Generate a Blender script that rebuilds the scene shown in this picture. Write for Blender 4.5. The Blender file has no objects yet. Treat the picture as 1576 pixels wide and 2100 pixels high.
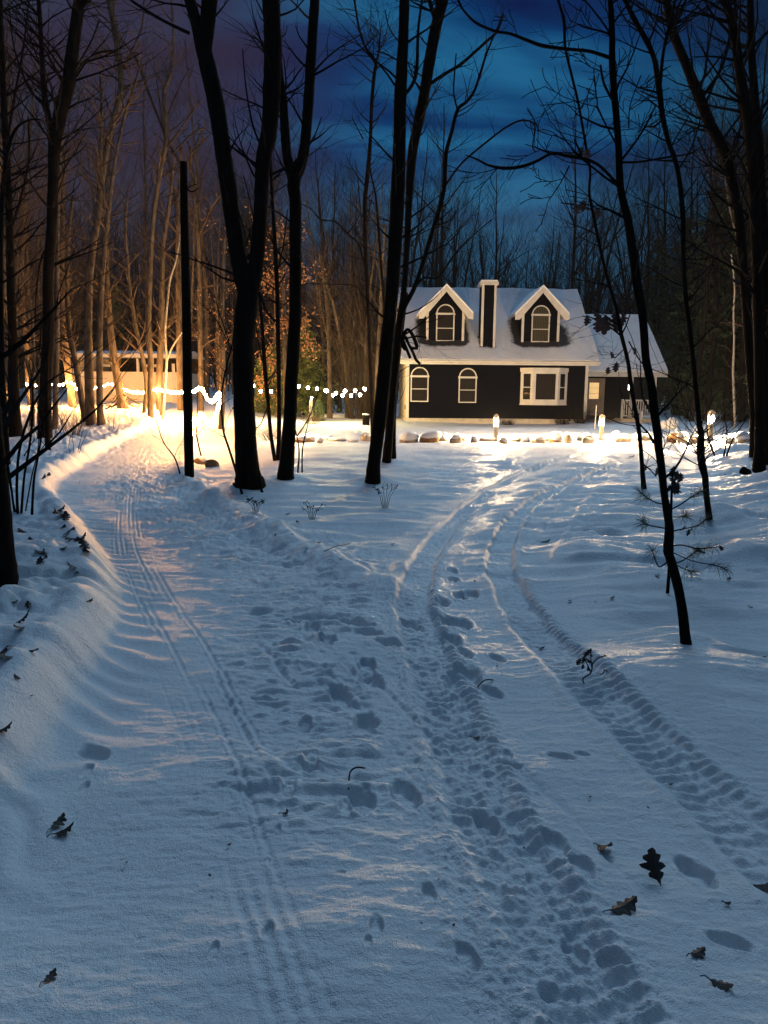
import bpy, math, random
import numpy as np
from mathutils import Vector, Matrix
R = math.radians
SC = bpy.context.scene
COL = SC.collection

# ------------------------------------------------------------------ camera
F = 1560.0
PITCH = math.atan(250.0 / F)
ROLL = R(0.5)
CAMZ = 1.6
cam_d = bpy.data.cameras.new("camera")
cam = bpy.data.objects.new("camera", cam_d)
COL.objects.link(cam)
CM = Matrix.Rotation(math.pi / 2 - PITCH, 4, 'X') @ Matrix.Rotation(ROLL, 4, 'Z')
cam.matrix_world = Matrix.Translation((0, 0, CAMZ)) @ CM
cam_d.sensor_fit = 'VERTICAL'
cam_d.sensor_height = 24.0
cam_d.lens = 24.0 * F / 2100.0
cam_d.clip_end = 3000
cam_d.clip_start = 0.05
SC.camera = cam
M3 = CM.to_3x3()

# ------------------------------------------------------------------ sky, moonlight, exposure
world = bpy.data.worlds.new("World")
SC.world = world
world.use_nodes = True
SKY_DIM = 1.2
def build_world():
    nt = world.node_tree
    N, L = nt.nodes, nt.links
    N.clear()
    out = N.new('ShaderNodeOutputWorld')
    bg = N.new('ShaderNodeBackground')
    L.new(bg.outputs[0], out.inputs[0])
    tc = N.new('ShaderNodeTexCoord')
    sep = N.new('ShaderNodeSeparateXYZ')
    L.new(tc.outputs['Generated'], sep.inputs[0])
    def math_(op, a, b=None, clamp=False):
        m = N.new('ShaderNodeMath'); m.operation = op; m.use_clamp = clamp
        for i, v in enumerate((a, b)):
            if v is None: continue
            if isinstance(v, (int, float)): m.inputs[i].default_value = v
            else: L.new(v, m.inputs[i])
        return m.outputs[0]
    def mix(fac, a, b):
        m = N.new('ShaderNodeMix'); m.data_type = 'RGBA'
        if isinstance(fac, float): m.inputs[0].default_value = fac
        else: L.new(fac, m.inputs[0])
        for i, v in ((6, a), (7, b)):
            if isinstance(v, tuple): m.inputs[i].default_value = v + (1,)
            else: L.new(v, m.inputs[i])
        return m.outputs[2]
    zz = math_('ADD', sep.outputs[2], 0.22)
    px = math_('DIVIDE', sep.outputs[0], zz)
    py = math_('DIVIDE', sep.outputs[1], zz)
    comb = N.new('ShaderNodeCombineXYZ')
    L.new(px, comb.inputs[0]); L.new(py, comb.inputs[1])
    mp = N.new('ShaderNodeMapping')
    mp.inputs['Rotation'].default_value = (0, 0, R(-16))
    mp.inputs['Scale'].default_value = (0.75, 2.0, 1)
    mp.inputs['Location'].default_value = (0.35, 0.1, 0)
    L.new(comb.outputs[0], mp.inputs[0])
    no = N.new('ShaderNodeTexNoise')
    no.inputs['Scale'].default_value = 1.5
    no.inputs['Detail'].default_value = 5
    no.inputs['Roughness'].default_value = 0.5
    no.inputs['Distortion'].default_value = 0.35
    L.new(mp.outputs[0], no.inputs[0])
    ramp = N.new('ShaderNodeValToRGB')
    e = ramp.color_ramp.elements
    e[0].position = 0.40; e[0].color = (0.0016, 0.007, 0.050, 1)
    e[1].position = 0.60; e[1].color = (0.009, 0.098, 0.215, 1)
    m = e.new(0.50); m.color = (0.001, 0.029, 0.110, 1)
    L.new(no.outputs[0], ramp.inputs[0])
    # low band of paler cloud near the tree tops
    band = N.new('ShaderNodeMapRange'); band.interpolation_type = 'SMOOTHSTEP'
    L.new(sep.outputs[2], band.inputs[0])
    band.inputs[1].default_value = 0.30; band.inputs[2].default_value = 0.17
    bfac = math_('MULTIPLY', band.outputs[0], 0.75)
    c1 = mix(bfac, ramp.outputs[0], (0.028, 0.096, 0.175))
    # warm town glow in the cloud to the west (left)
    wl = N.new('ShaderNodeMapRange'); wl.interpolation_type = 'SMOOTHSTEP'
    L.new(sep.outputs[0], wl.inputs[0])
    wl.inputs[1].default_value = 0.02; wl.inputs[2].default_value = -0.26
    c2 = mix(math_('MULTIPLY', wl.outputs[0], 0.82), c1, (0.032, 0.022, 0.036))
    # darker to the far right
    wr = N.new('ShaderNodeMapRange'); wr.interpolation_type = 'SMOOTHSTEP'
    L.new(sep.outputs[0], wr.inputs[0])
    wr.inputs[1].default_value = 0.18; wr.inputs[2].default_value = 0.45
    c3 = mix(math_('MULTIPLY', wr.outputs[0], 0.7), c2, (0.004, 0.018, 0.035))
    # moonlit cloud overhead and behind the viewer
    zn = N.new('ShaderNodeMapRange'); zn.interpolation_type = 'SMOOTHSTEP'
    up = math_('SUBTRACT', sep.outputs[2], math_('MULTIPLY', sep.outputs[1], 0.05))
    L.new(up, zn.inputs[0])
    zn.inputs[1].default_value = 0.55; zn.inputs[2].default_value = 0.95
    c4 = mix(zn.outputs[0], c3, (0.085, 0.18, 0.31))
    L.new(c4, bg.inputs[0])
    bg.inputs[1].default_value = SKY_DIM
build_world()
sun_d = bpy.data.lights.new("moon", 'SUN')
sun_d.energy = 1.05
sun_d.color = (0.54, 0.80, 1.0)
sun_d.angle = R(24)
sun = bpy.data.objects.new("moon", sun_d)
COL.objects.link(sun)
sun.rotation_euler = (R(-46), R(14), 0)     # high, from beyond the house and a little left
SC.view_settings.view_transform = 'Standard'
SC.view_settings.look = 'None'
SC.view_settings.exposure = 0
SC.view_settings.gamma = 1
SC.cycles.use_denoising = True
SC.cycles.max_bounces = 5
SC.cycles.diffuse_bounces = 3
SC.cycles.sample_clamp_indirect = 4

# ------------------------------------------------------------------ projection helpers
def ray(u, v):
    return M3 @ Vector(((u - 788) / F, -(v - 1050) / F, -1))
def at(u, v, Y):
    d = ray(u, v); t = Y / d.y
    return Vector((d.x * t, Y, CAMZ + d.z * t))
def flat(u, v):
    d = ray(u, v); t = -CAMZ / d.z
    return (d.x * t, d.y * t)
def ppm(Y):            # metres per photo pixel at depth Y
    return Y / F

# ------------------------------------------------------------------ noise
def _hash(ix, iy, seed):
    h = (ix.astype(np.int64) * 374761393 + iy.astype(np.int64) * 668265263 + seed * 1442695041) & 0xffffffff
    h = ((h ^ (h >> 13)) * 1274126177) & 0xffffffff
    h = (h ^ (h >> 16)) & 0xffffff
    return h.astype(np.float64) / 0xffffff * 2 - 1
def vnoise(x, y, seed=0):
    ix = np.floor(x); iy = np.floor(y)
    fx = x - ix; fy = y - iy
    fx = fx * fx * fx * (fx * (fx * 6 - 15) + 10); fy = fy * fy * fy * (fy * (fy * 6 - 15) + 10)
    a = _hash(ix, iy, seed); b = _hash(ix + 1, iy, seed)
    c = _hash(ix, iy + 1, seed); d = _hash(ix + 1, iy + 1, seed)
    return (a * (1 - fx) + b * fx) * (1 - fy) + (c * (1 - fx) + d * fx) * fy
def fbm(x, y, seed=0, oct=3):
    s = 0; a = 1.0; t = 0
    for o in range(oct):
        s = s + a * vnoise(x * 2 ** o + o * 17.3, y * 2 ** o - o * 9.1, seed + o); t += a; a *= 0.5
    return s / t
def sstep(a, b, x):
    t = np.clip((x - a) / (b - a), 0, 1)
    return t * t * (3 - 2 * t)
def smooth_poly(pts, n=6):
    pts = [Vector(p) for p in pts]
    out = []
    for i in range(len(pts) - 1):
        p0 = pts[max(i - 1, 0)]; p1 = pts[i]; p2 = pts[i + 1]; p3 = pts[min(i + 2, len(pts) - 1)]
        for k in range(n):
            t = k / n
            out.append(0.5 * ((2 * p1) + (p2 - p0) * t + (2 * p0 - 5 * p1 + 4 * p2 - p3) * t * t + (3 * p1 - p0 - 3 * p2 + p3) * t ** 3))
    out.append(pts[-1])
    return out
def sdist(x, y, pts):
    """signed distance (+ on the right hand going along pts) and arc length"""
    best = np.full(x.shape, 1e9); sgn = np.ones(x.shape); sl = np.zeros(x.shape)
    acc = 0
    for (ax, ay), (bx, by) in zip(pts[:-1], pts[1:]):
        dx, dy = bx - ax, by - ay
        L = math.hypot(dx, dy)
        if L < 1e-6: continue
        t = np.clip(((x - ax) * dx + (y - ay) * dy) / (L * L), 0, 1)
        ex = x - ax - t * dx; ey = y - ay - t * dy
        d = ex * ex + ey * ey
        cr = (x - ax) * dy - (y - ay) * dx
        m = d < best
        best = np.where(m, d, best); sgn = np.where(m, np.where(cr >= 0, 1.0, -1.0), sgn); sl = np.where(m, acc + t * L, sl)
        acc += L
    return np.sqrt(best) * sgn, sl
def gpoly(pxs, n=4):
    return [(p.x, p.y) for p in smooth_poly([Vector(flat(*p)).to_3d() for p in pxs], n)]

# the shapes in the snow, traced and laid on the ground (metres)
P_LEFT = gpoly([(-700, 2400), (-260, 1900), (40, 1620), (150, 1440), (225, 1330), (245, 1240), (215, 1150), (165, 1075), (112, 1010), (175, 952), (250, 908), (318, 872)], 3)
P_RIGHT = gpoly([(800, 1262), (735, 1228), (660, 1190), (570, 1135), (480, 1075), (405, 1025), (350, 985), (352, 958), (372, 925), (372, 895), (372, 875)], 3)
T_LEFT = gpoly([(1420, 905), (1300, 916), (1180, 935), (1080, 965), (1000, 1010), (930, 1068), (884, 1130), (855, 1200), (848, 1260), (868, 1330), (895, 1400), (925, 1480), (965, 1600), (1030, 1750), (1110, 1900), (1220, 2100), (1300, 2300)], 3)
T_RIGHT = gpoly([(1480, 915), (1370, 930), (1270, 950), (1180, 985), (1095, 1030), (1045, 1085), (1024, 1145), (1040, 1210), (1085, 1285), (1150, 1365), (1240, 1460), (1350, 1560), (1470, 1665), (1640, 1830)], 3)
T_OLD = gpoly([(1390, 935), (1270, 965), (1190, 1020), (1130, 1100), (1095, 1160)], 3)
T_OLD2 = gpoly([(1240, 905), (1120, 925), (1010, 960), (900, 1000)], 3)
G_SLED = gpoly([(300, 905), (283, 950), (265, 1010), (262, 1100), (290, 1190), (340, 1290), (395, 1390), (450, 1500), (505, 1640), (560, 1800), (620, 1950), (700, 2150)], 3)
G_DIAG1 = gpoly([(540, 1325), (640, 1425)], 2)
G_DIAG2 = gpoly([(690, 1365), (780, 1450), (880, 1560)], 2)
G_DIAG3 = gpoly([(985, 1560), (1100, 1660), (1210, 1790), (1300, 1900)], 3)
P_BANK = gpoly([(1395, 930), (1420, 1000), (1470, 1120), (1576, 1260), (1750, 1500)], 3)
P_STONE = gpoly([(598, 900), (760, 901), (900, 902), (1100, 902), (1300, 901), (1440, 900), (1600, 900)], 2)
P_CHOP = gpoly([(395, 990), (470, 1050), (560, 1090), (650, 1130), (760, 1170)], 3)
FOOT = [(945, 1232, .1, 1), (927, 1178, .1, .8), (930, 1196, .1, .8), (966, 1228, 0, 1), (906, 1247, 0, 1), (918, 1288, 0, 1), (948, 1292, 0, 1), (925, 1326, 0, 1.1), (955, 1352, .3, .7), (950, 1400, -.2, 1.5), (1020, 1362, .4, .6), (1010, 1428, .5, .7), (1040, 1558, 0, .6), (1048, 1578, 1.3, .6), (1150, 1560, 1.2, .9), (1195, 1556, 1.2, .5),
        (738, 1294, 1, 1), (755, 1312, 1, .9), (752, 1378, 0, .9), (762, 1404, .3, 1), (540, 1437, 1.3, 1), (626, 1492, 0, .9), (636, 1580, 0, .9), (592, 1625, 0, .8), (570, 1714, 0, .6), (548, 1778, 0, .6), (712, 1665, 0, .9), (432, 1850, 0, .35), (550, 1928, 0, .9), (440, 1960, 0, .7), (772, 1925, 0, 1), (755, 1958, 0, .6), (192, 1556, 1.0, 1.2), (180, 1592, 0, .6), (172, 1624, 0, .6), (700, 1808, 1.4, .5),
        (750, 1488, 0, 1.7), (830, 1638, .3, 1.5), (742, 1652, 0, 1.4), (1138, 1748, 0, 1.2), (1192, 1792, 0, 1.1), (1430, 1792, .3, 1.3), (640, 1305, 0, .9), (700, 1290, 1, .9), (668, 1330, 0, 1), (600, 1290, 1, .8), (800, 1335, 1, 1), (845, 1290, .6, 1), (695, 1430, .3, 1), (1000, 1700, .3, 1.2), (880, 1850, .2, 1.1), (960, 1980, .4, 1.3), (1180, 1960, .4, 1.3), (1500, 1940, 1.2, 1.6), (1260, 1990, 1.2, 1.2)]
FOOTG = [flat(a, b) + (c, d * (.34 if b > 1700 and b != 1748 and b != 1792 else .6 if b > 1430 else 1)) for a, b, c, d in FOOT]
MOUNDS = [(510, 1000, .16, .5), (600, 985, .12, .4), (765, 995, .16, .4), (800, 948, .1, .5), (388, 978, .1, .3), (1405, 1325, .05, .25), (1455, 1072, .08, .3), (1550, 968, .15, .6), (15, 1205, .12, .5), (1540, 925, .25, 1.2), (1480, 945, .2, .8), (1420, 1800, -.03, .4), (850, 1175, .03, .3), (1250, 1850, .03, .4), (730, 1900, .035, .35), (270, 1640, .05, .6), (90, 1780, -.06, .5), (560, 1045, .05, .35), (660, 1100, .04, .3), (1230, 1140, .07, .45), (1300, 1190, .06, .6), (1280, 1400, .04, .4), (1430, 1420, .08, .6), (1480, 1080, .12, .4), (1520, 1150, .12, .35)]
MOUNDG = [flat(a, b) + (c, d) for a, b, c, d in MOUNDS]

def Hbase(x, y):
    h = 0.55 * sstep(28, 46, y) * sstep(-3, -9, x) + 0.9 * sstep(40, 70, y) * sstep(0, -10, x)
    h = h + 0.12 * sstep(26, 36, y) + 2.6 * sstep(60, 120, y)
    h = h + 0.05 * fbm(x / 5, y / 5, 3, 2)
    return h
def H(x, y):
    x = np.asarray(x, float); y = np.asarray(y, float)
    h = Hbase(x, y)
    near = y < 60
    dl, sl = sdist(x, y, P_LEFT)
    left_out = sstep(0.05, -0.30, dl)              # 1 outside (left of the drive)
    reach = sstep(48, 40, y) * sstep(-14, -6, y)
    wig = 1 + .25 * vnoise(sl / .5, sl * 0, 5) + .12 * vnoise(sl / .13, sl * 0, 6)
    h = h + reach * (0.20 * left_out * wig + 0.10 * np.exp(-((dl + 0.16) / 0.17) ** 2) * wig)
    # curls the plough left on the bank face
    curl = np.exp(-((dl - 0.16) / 0.20) ** 2)
    h = h + reach * 0.016 * curl * (.6 + .4 * sstep(6, 9, y)) * np.sin(sl / 0.038 + 3.0 * vnoise(sl / 0.4, dl / .3, 8) + dl * 16)
    # lumpy forest floor
    lw = sstep(-0.12, -0.5, dl)
    lumps = fbm(x / 0.42, y / 0.42, 11, 3)
    h = h + reach * lw * (0.10 * lumps + 0.03 * fbm(x / .13, y / .11, 13, 2) + 0.08 * np.abs(fbm(x / .2, y / .2, 12, 2)))
    # island and its chopped bank
    dr, sr = sdist(x, y, P_RIGHT)
    rin = (sr > 0.05) & (sr < 60)
    risl = sstep(0.10, -0.25, dr)
    # orientation: going away from the viewer the island is on the right
    isl = sstep(-0.08, 0.28, dr) * sstep(4.6, 6.5, y) * sstep(34, 28, y)
    bank = np.exp(-((dr - 0.22) / 0.22) ** 2) * sstep(0.0, 0.5, sr) * sstep(34, 25, y)
    wr = 1 + .35 * vnoise(sr / .45, sr * 0, 15) + .2 * vnoise(sr / .12, sr * 0, 16)
    h = h + 0.13 * bank * wr
    h = h + 0.014 * np.exp(-((dr - 0.02) / 0.20) ** 2) * np.sin(sr / 0.04 + 2.5 * vnoise(sr / .4, dr / .3, 18) - dr * 14) * sstep(0, 1, sr) * sstep(34, 20, y)
    dc, sc_ = sdist(x, y, P_CHOP)
    cw = np.exp(-(dc / 0.42) ** 2)
    h = h + 0.07 * cw * fbm(x / 0.16, y / 0.16, 21, 3) - 0.02 * cw
    # tyre tracks
    for pts, dep, sd, kind in ((T_LEFT, .042, 30, 0), (T_RIGHT, .048, 31, 1), (T_OLD, .014, 32, 2), (T_OLD2, .012, 33, 2)):
        d, s = sdist(x, y, pts)
        ww = 0.115 if kind < 2 else 0.13
        ad = np.abs(d + 0.012 * vnoise(s / .3, s * 0, sd))
        trough = sstep(ww + 0.035, ww - 0.02, ad)
        if kind < 2: dep = dep * (.35 + .65 * sstep(3.6, 6.5, y))
        h = h - dep * trough + (.003 + .009 * sstep(8, 5, y)) * np.exp(-((ad - ww - 0.05) / 0.035) ** 2)
        if kind < 2:
            tread = np.sin(2 * math.pi * (s / 0.068 + np.abs(d) * 4.5)) * (0.55 + .45 * vnoise(x / .15, y / .15, sd + 3))
            blocks = fbm(x / 0.045, y / 0.045, sd + 5, 2)
            h = h + trough * (0.014 * tread + 0.010 * blocks)
            # ribbed shoulder on the outer side
            side = d
            sh = np.exp(-((side + (0.155 if kind else .15)) / 0.048) ** 2)
            h = h + sh * (0.010 + .008 * sstep(3.2, 4.5, y)) * np.sin(2 * math.pi * (s / 0.062 + side * 3)) * sstep(13, 9, y)
            if kind == 0:                      # churned up where the paths meet
                ch = sstep(0.40, 0.12, np.abs(d - .04)) * sstep(6.6, 5.2, y)
                h = h + ch * (0.017 * fbm(x / 0.05, y / 0.045, 41, 3) + 0.006 * fbm(x / 0.02, y / 0.02, 44, 2))
            else:
                ch = sstep(0.30, 0.10, np.abs(d + .1)) * sstep(5.0, 4.0, y)
                h = h + ch * 0.012 * fbm(x / 0.055, y / 0.05, 43, 3)
    # fine parallel grooves from sled runners and skis
    for pts, w, pitch, amp, sd in ((G_SLED, .17, .048, .0085, 50), (G_DIAG1, .10, .075, .010, 51), (G_DIAG2, .13, .070, .010, 52), (G_DIAG3, .10, .30, .018, 53)):
        d, s = sdist(x, y, pts)
        tot = sum(math.hypot(b[0] - a[0], b[1] - a[1]) for a, b in zip(pts[:-1], pts[1:]))
        ends = sstep(0, .12, s) * sstep(tot, tot - .12, s)
        m = sstep(w + .03, w - .03, np.abs(d)) * ends * np.clip(0.35 + 1.1 * vnoise(s / .9, d / .05, sd + 9), 0, 1) * (sstep(1.6, 3.2, y) * .6 + .4)
        h = h + m * amp * (np.sin(2 * math.pi * d / pitch) - 0.6)
    # washboard of scraped snow between the paths
    scr = sstep(0.35, 1.1, dl) * sstep(0.1, -0.3, dr * sstep(4.5, 5.5, y) - 0.2) * sstep(1.9, 3.0, y) * sstep(24, 12, y)
    dt, _ = sdist(x, y, T_LEFT)
    scr = scr * sstep(0.2, 0.45, np.abs(dt)) * (dt > 0)
    n1 = fbm(x / 0.21 + .6 * vnoise(x / .3, y / .3, 61), y / 0.062, 60, 3)
    h = h + scr * (0.050 * np.clip(n1 + .05, -0.22, 1) + .014 * fbm(x / .06, y / .03, 64, 2))
    h = h + scr * 0.025 * fbm(x / .5, y / .2, 63, 2)
    drive = sstep(0.2, .5, dl) * (1 - scr) * sstep(34, 26, y)
    h = h + drive * (0.006 * np.clip(fbm(x / .2, y / .05, 66, 3), -.2, .6) + .004 * fbm(x / .07, y / .03, 67, 2))
    # wind drifts right of the tracks and on the island
    dT, _ = sdist(x, y, T_RIGHT)
    dr_w = sstep(-0.25, -0.8, dT) * sstep(3.0, 4.5, y) * sstep(26, 16, y)
    n2 = fbm(x / 1.1 + .5 * vnoise(x, y, 71), y / 0.34, 70, 3)
    n3 = fbm(x / 1.3 + .5 * vnoise(x, y, 72), y / 0.42, 73, 2)
    rid = 1 - np.abs(n2) * 2.2
    h = h + dr_w * (0.045 * np.clip(rid, -.6, 1) + 0.045 * n3)
    isw = isl * sstep(0.25, .6, dr) * (1 - cw) * sstep(.25, .6, np.abs(dt))
    h = h + isw * (0.035 * np.clip(1 - np.abs(n3) * 2.2, -.5, 1) + 0.03 * n2) * sstep(34, 14, y)
    # snow heaped along the stone edging
    dS, sS = sdist(x, y, P_STONE)
    h = h + np.exp(-(dS / .42) ** 2) * (.20 + .15 * vnoise(x / .5, y / .3, 85) + .07 * vnoise(x / .14, y / .12, 86)) * sstep(0, .5, sS)
    h = h + .10 * sstep(0, 1.5, -dS) * sstep(33, 30, y) * (x > -3.2)
    # slope up on the right
    db, _ = sdist(x, y, P_BANK)
    bk = sstep(0.3, -1.8, db) * sstep(34, 22, y)
    h = h + bk * (0.28 + .10 * fbm(x / .9, y / .7, 81, 2))
    # general fine unevenness
    h = h + 0.008 * fbm(x / .35, y / .2, 90, 3) * near + (.018 + .012 * sstep(6, 12, y)) * fbm(x / 1.6, y / .9, 91, 2)
    h = h + 0.05 * fbm(x / 1.5, y / 1.0, 93, 2) * sstep(20, 30, y)
    for (mx, my, a, r) in MOUNDG:
        q = ((x - mx) ** 2 + (y - my) ** 2) / (r * r)
        h = h + a * np.exp(-q)
    for (fx, fy, rot, sz) in FOOTG:
        dx = x - fx; dy = y - fy
        c, s = math.cos(rot), math.sin(rot)
        a = (dx * c + dy * s) / (0.062 * sz); b = (-dx * s + dy * c) / (0.12 * sz)
        q = np.sqrt(a * a + b * b + 1e-9) + 0.12 * vnoise(x / .03, y / .03, 97)
        h = h - 0.050 * min(sz, 1.2) * sstep(1.12, 0.72, q) + 0.006 * min(sz, 1) * np.exp(-((q - 1.25) / .2) ** 2)
    h = h - float(H0)
    return h
H0 = 0.0
H0 = float(H(np.array([0.0]), np.array([0.2]))[0])
def hz(x, y):
    return float(H(np.array([x]), np.array([y]))[0])
def ground_hit(u, v):
    d = ray(u, v)
    t = np.geomspace(1.5, 140, 260)
    x = d.x * t; y = d.y * t; z = CAMZ + d.z * t
    g = z - H(x, y)
    k = np.argmax(g < 0)
    if g[k] >= 0: k = len(t) - 1
    t0, t1 = t[max(k - 1, 0)], t[k]
    tt = np.linspace(t0, t1, 12)
    g = CAMZ + d.z * tt - H(d.x * tt, d.y * tt)
    j = np.argmax(g < 0) if (g < 0).any() else 11
    tj = tt[j]
    return Vector((d.x * tj, d.y * tj, float(H(np.array([d.x * tj]), np.array([d.y * tj]))[0])))

# ------------------------------------------------------------------ materials
def new_mat(name):
    m = bpy.data.materials.new(name); m.use_nodes = True
    nt = m.node_tree
    b = nt.nodes['Principled BSDF']
    return m, nt, b
def add_noise(nt, scale, detail=4, rough=.5, coord='Object', mscale=None):
    tc = nt.nodes.new('ShaderNodeTexCoord')
    n = nt.nodes.new('ShaderNodeTexNoise')
    n.inputs['Scale'].default_value = scale; n.inputs['Detail'].default_value = detail; n.inputs['Roughness'].default_value = rough
    if mscale:
        mp = nt.nodes.new('ShaderNodeMapping'); mp.inputs['Scale'].default_value = mscale
        nt.links.new(tc.outputs[coord], mp.inputs[0]); nt.links.new(mp.outputs[0], n.inputs[0])
    else:
        nt.links.new(tc.outputs[coord], n.inputs[0])
    return n.outputs[0]
def ramp2(nt, fac, c0, c1, p0=.35, p1=.65):
    r = nt.nodes.new('ShaderNodeValToRGB')
    r.color_ramp.elements[0].position = p0; r.color_ramp.elements[0].color = tuple(c0) + (1,)
    r.color_ramp.elements[1].position = p1; r.color_ramp.elements[1].color = tuple(c1) + (1,)
    nt.links.new(fac, r.inputs[0])
    return r.outputs[0]
def add_bump(nt, b, h, dist, strength=1.0):
    bu = nt.nodes.new('ShaderNodeBump')
    bu.inputs['Distance'].default_value = dist; bu.inputs['Strength'].default_value = strength
    nt.links.new(h, bu.inputs['Height']); nt.links.new(bu.outputs[0], b.inputs['Normal'])
def simple(name, c0, c1, scale=8, rough=.8, bump=0.0, mscale=None, bscale=None):
    m, nt, b = new_mat(name)
    n = add_noise(nt, scale, 5, .6, 'Object', mscale)
    nt.links.new(ramp2(nt, n, c0, c1), b.inputs['Base Color'])
    b.inputs['Roughness'].default_value = rough
    if bump:
        n2 = add_noise(nt, bscale or scale * 2.5, 5, .65, 'Object', mscale)
        add_bump(nt, b, n2, bump)
    return m
def emis(name, col, strength):
    m, nt, b = new_mat(name)
    b.inputs['Base Color'].default_value = tuple(col) + (1,)
    b.inputs['Emission Color'].default_value = tuple(col) + (1,)
    b.inputs['Emission Strength'].default_value = strength
    return m
def snow_mat(name, fine=1.0):
    m, nt, b = new_mat(name)
    n = add_noise(nt, 1.3, 4, .5)
    nt.links.new(ramp2(nt, n, (.74, .77, .82), (.86, .87, .89)), b.inputs['Base Color'])
    b.inputs['Roughness'].default_value = .48
    b.inputs['Specular IOR Level'].default_value = .45
    g1 = add_noise(nt, 38, 4, .7)
    g2 = add_noise(nt, 260, 2, .6)
    a = nt.nodes.new('ShaderNodeMath'); a.operation = 'MULTIPLY_ADD'
    nt.links.new(g2, a.inputs[0]); a.inputs[1].default_value = .45; nt.links.new(g1, a.inputs[2])
    add_bump(nt, b, a.outputs[0], 0.016 * fine, 1.0)
    return m
M = {}
M['snow'] = snow_mat('snow')
M['snow_cap'] = snow_mat('snow_on_things', .7)
M['bark_dark'] = simple('backlit_bark', (.003, .0022, .0018), (.010, .0075, .006), 9, .95, .02, (1, 1, .18), 26)  # near-black colour holds the unlit side of backlit trunks
M['bark_grey'] = simple('lamplit_bark', (.04, .032, .025), (.14, .112, .088), 7, .9, .012, (1, 1, .3), 24)  # lighter copy of the bark for the woods lit by the strings
for q_ in ('bark_dark', 'bark_grey'): M[q_].node_tree.nodes['Principled BSDF'].inputs['Specular IOR Level'].default_value = .08
M['bark_pale'] = simple('pale_birch_bark', (.28, .25, .21), (.45, .42, .36), 9, .85, .004)
M['bark_far'] = simple('far_bark', (.010, .008, .007), (.026, .02, .017), 3, .95)
M['twig_dark'] = simple('dark_twig', (.005, .004, .004), (.013, .010, .009), 5, .95)
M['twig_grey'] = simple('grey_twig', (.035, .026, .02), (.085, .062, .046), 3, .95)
M['thicket'] = simple('thicket_twig', (.010, .008, .007), (.028, .022, .018), .6, .95)
for q_ in ('bark_far', 'twig_dark', 'twig_grey', 'thicket'): M[q_].node_tree.nodes['Principled BSDF'].inputs['Specular IOR Level'].default_value = .08
M['dry_leaf'] = simple('dry_beech_leaf', (.26, .115, .045), (.50, .26, .11), 6, .8)
M['dark_leaf'] = simple('wet_brown_oak_leaf', (.008, .005, .004), (.026, .014, .009), 30, .6, .003)
M['leaf_red'] = simple('red_brown_oak_leaf', (.07, .025, .015), (.14, .055, .035), 20, .7)
M['needle'] = simple('pine_needles', (.022, .04, .018), (.06, .085, .03), 4, .8)
M['needle_pale'] = simple('yellow_green_needles', (.06, .085, .02), (.13, .15, .04), 3, .8)
M['trim'] = simple('white_painted_trim', (.48, .47, .45), (.58, .56, .54), 3, .5, .001)
M['siding'] = simple('dark_navy_siding', (.0008, .0012, .0045), (.002, .0026, .008), 2, .9, .001)
M['siding'].node_tree.nodes['Principled BSDF'].inputs['Specular IOR Level'].default_value = .12
M['siding_cream'] = simple('cream_siding', (.60, .54, .40), (.70, .64, .49), 2, .6, .001)
M['concrete'] = simple('pale_foundation', (.40, .36, .30), (.55, .50, .43), 4, .9, .006)
M['wood_post'] = simple('pale_wood_post', (.45, .38, .27), (.62, .54, .40), 6, .8, .003, (1, 1, .2))
M['metal_dark'] = simple('dark_metal', (.03, .028, .025), (.06, .055, .05), 10, .5)
M['wire'] = simple('black_wire', (.01, .01, .01), (.02, .02, .02), 10, .6)
M['stone'] = simple('field_stone', (.20, .16, .12), (.42, .35, .27), 5, .9, .02)
M['rust_stone'] = simple('brown_stone', (.16, .085, .035), (.30, .17, .08), 7, .9, .02)
M['shed_wall'] = simple('tan_painted_wall', (.68, .60, .50), (.76, .68, .58), 2, .7, .002)
M['resin'] = simple('cream_resin', (.58, .54, .36), (.66, .62, .43), 3, .5)
M['bulb'] = emis('warm_bulb', (1.0, .46, .13), 900)
M['bulb_near'] = emis('warm_bulb_zigzag', (1.0, .46, .125), 120)
M['lamp_small'] = emis('small_lamp_bulb', (1.0, .66, .33), 3000)
M['bulb_white'] = emis('soft_white_bulb', (1.0, .84, .38), 420)
M['lamp'] = emis('lamp_bulb', (1.0, .68, .36), 8500)
M['porch'] = emis('lit_gable_glow', (1.0, .82, .52), 12)  # glow put into the wedge that stands for a lit gable end
M['door_glow'] = emis('lit_door_glass', (1.0, .68, .30), .55)
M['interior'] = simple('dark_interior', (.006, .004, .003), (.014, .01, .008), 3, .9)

def pane_mat(name, c0, c1):
    m, nt, b = new_mat(name)
    tc = nt.nodes.new('ShaderNodeTexCoord')
    w = nt.nodes.new('ShaderNodeTexWave'); w.bands_direction = 'X'
    w.inputs['Scale'].default_value = 4.2; w.inputs['Distortion'].default_value = 2.5; w.inputs['Detail'].default_value = 2
    nt.links.new(tc.outputs['Object'], w.inputs[0])
    nt.links.new(ramp2(nt, w.outputs[1], c0, c1, .3, .9), b.inputs['Base Color'])
    b.inputs['Roughness'].default_value = .6
    b.inputs['Specular IOR Level'].default_value = .15; b.inputs['Coat Weight'].default_value = .12; b.inputs['Coat Roughness'].default_value = .03
    return m
M['pane'] = pane_mat('dark_pane_with_curtain', (.0012, .001, .0012), (.016, .011, .009))
M['pane_lit'] = pane_mat('pane_with_pale_curtain', (.014, .012, .007), (.075, .068, .04))
M['pane_black'] = pane_mat('black_pane', (.004, .003, .004), (.012, .009, .010))

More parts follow.
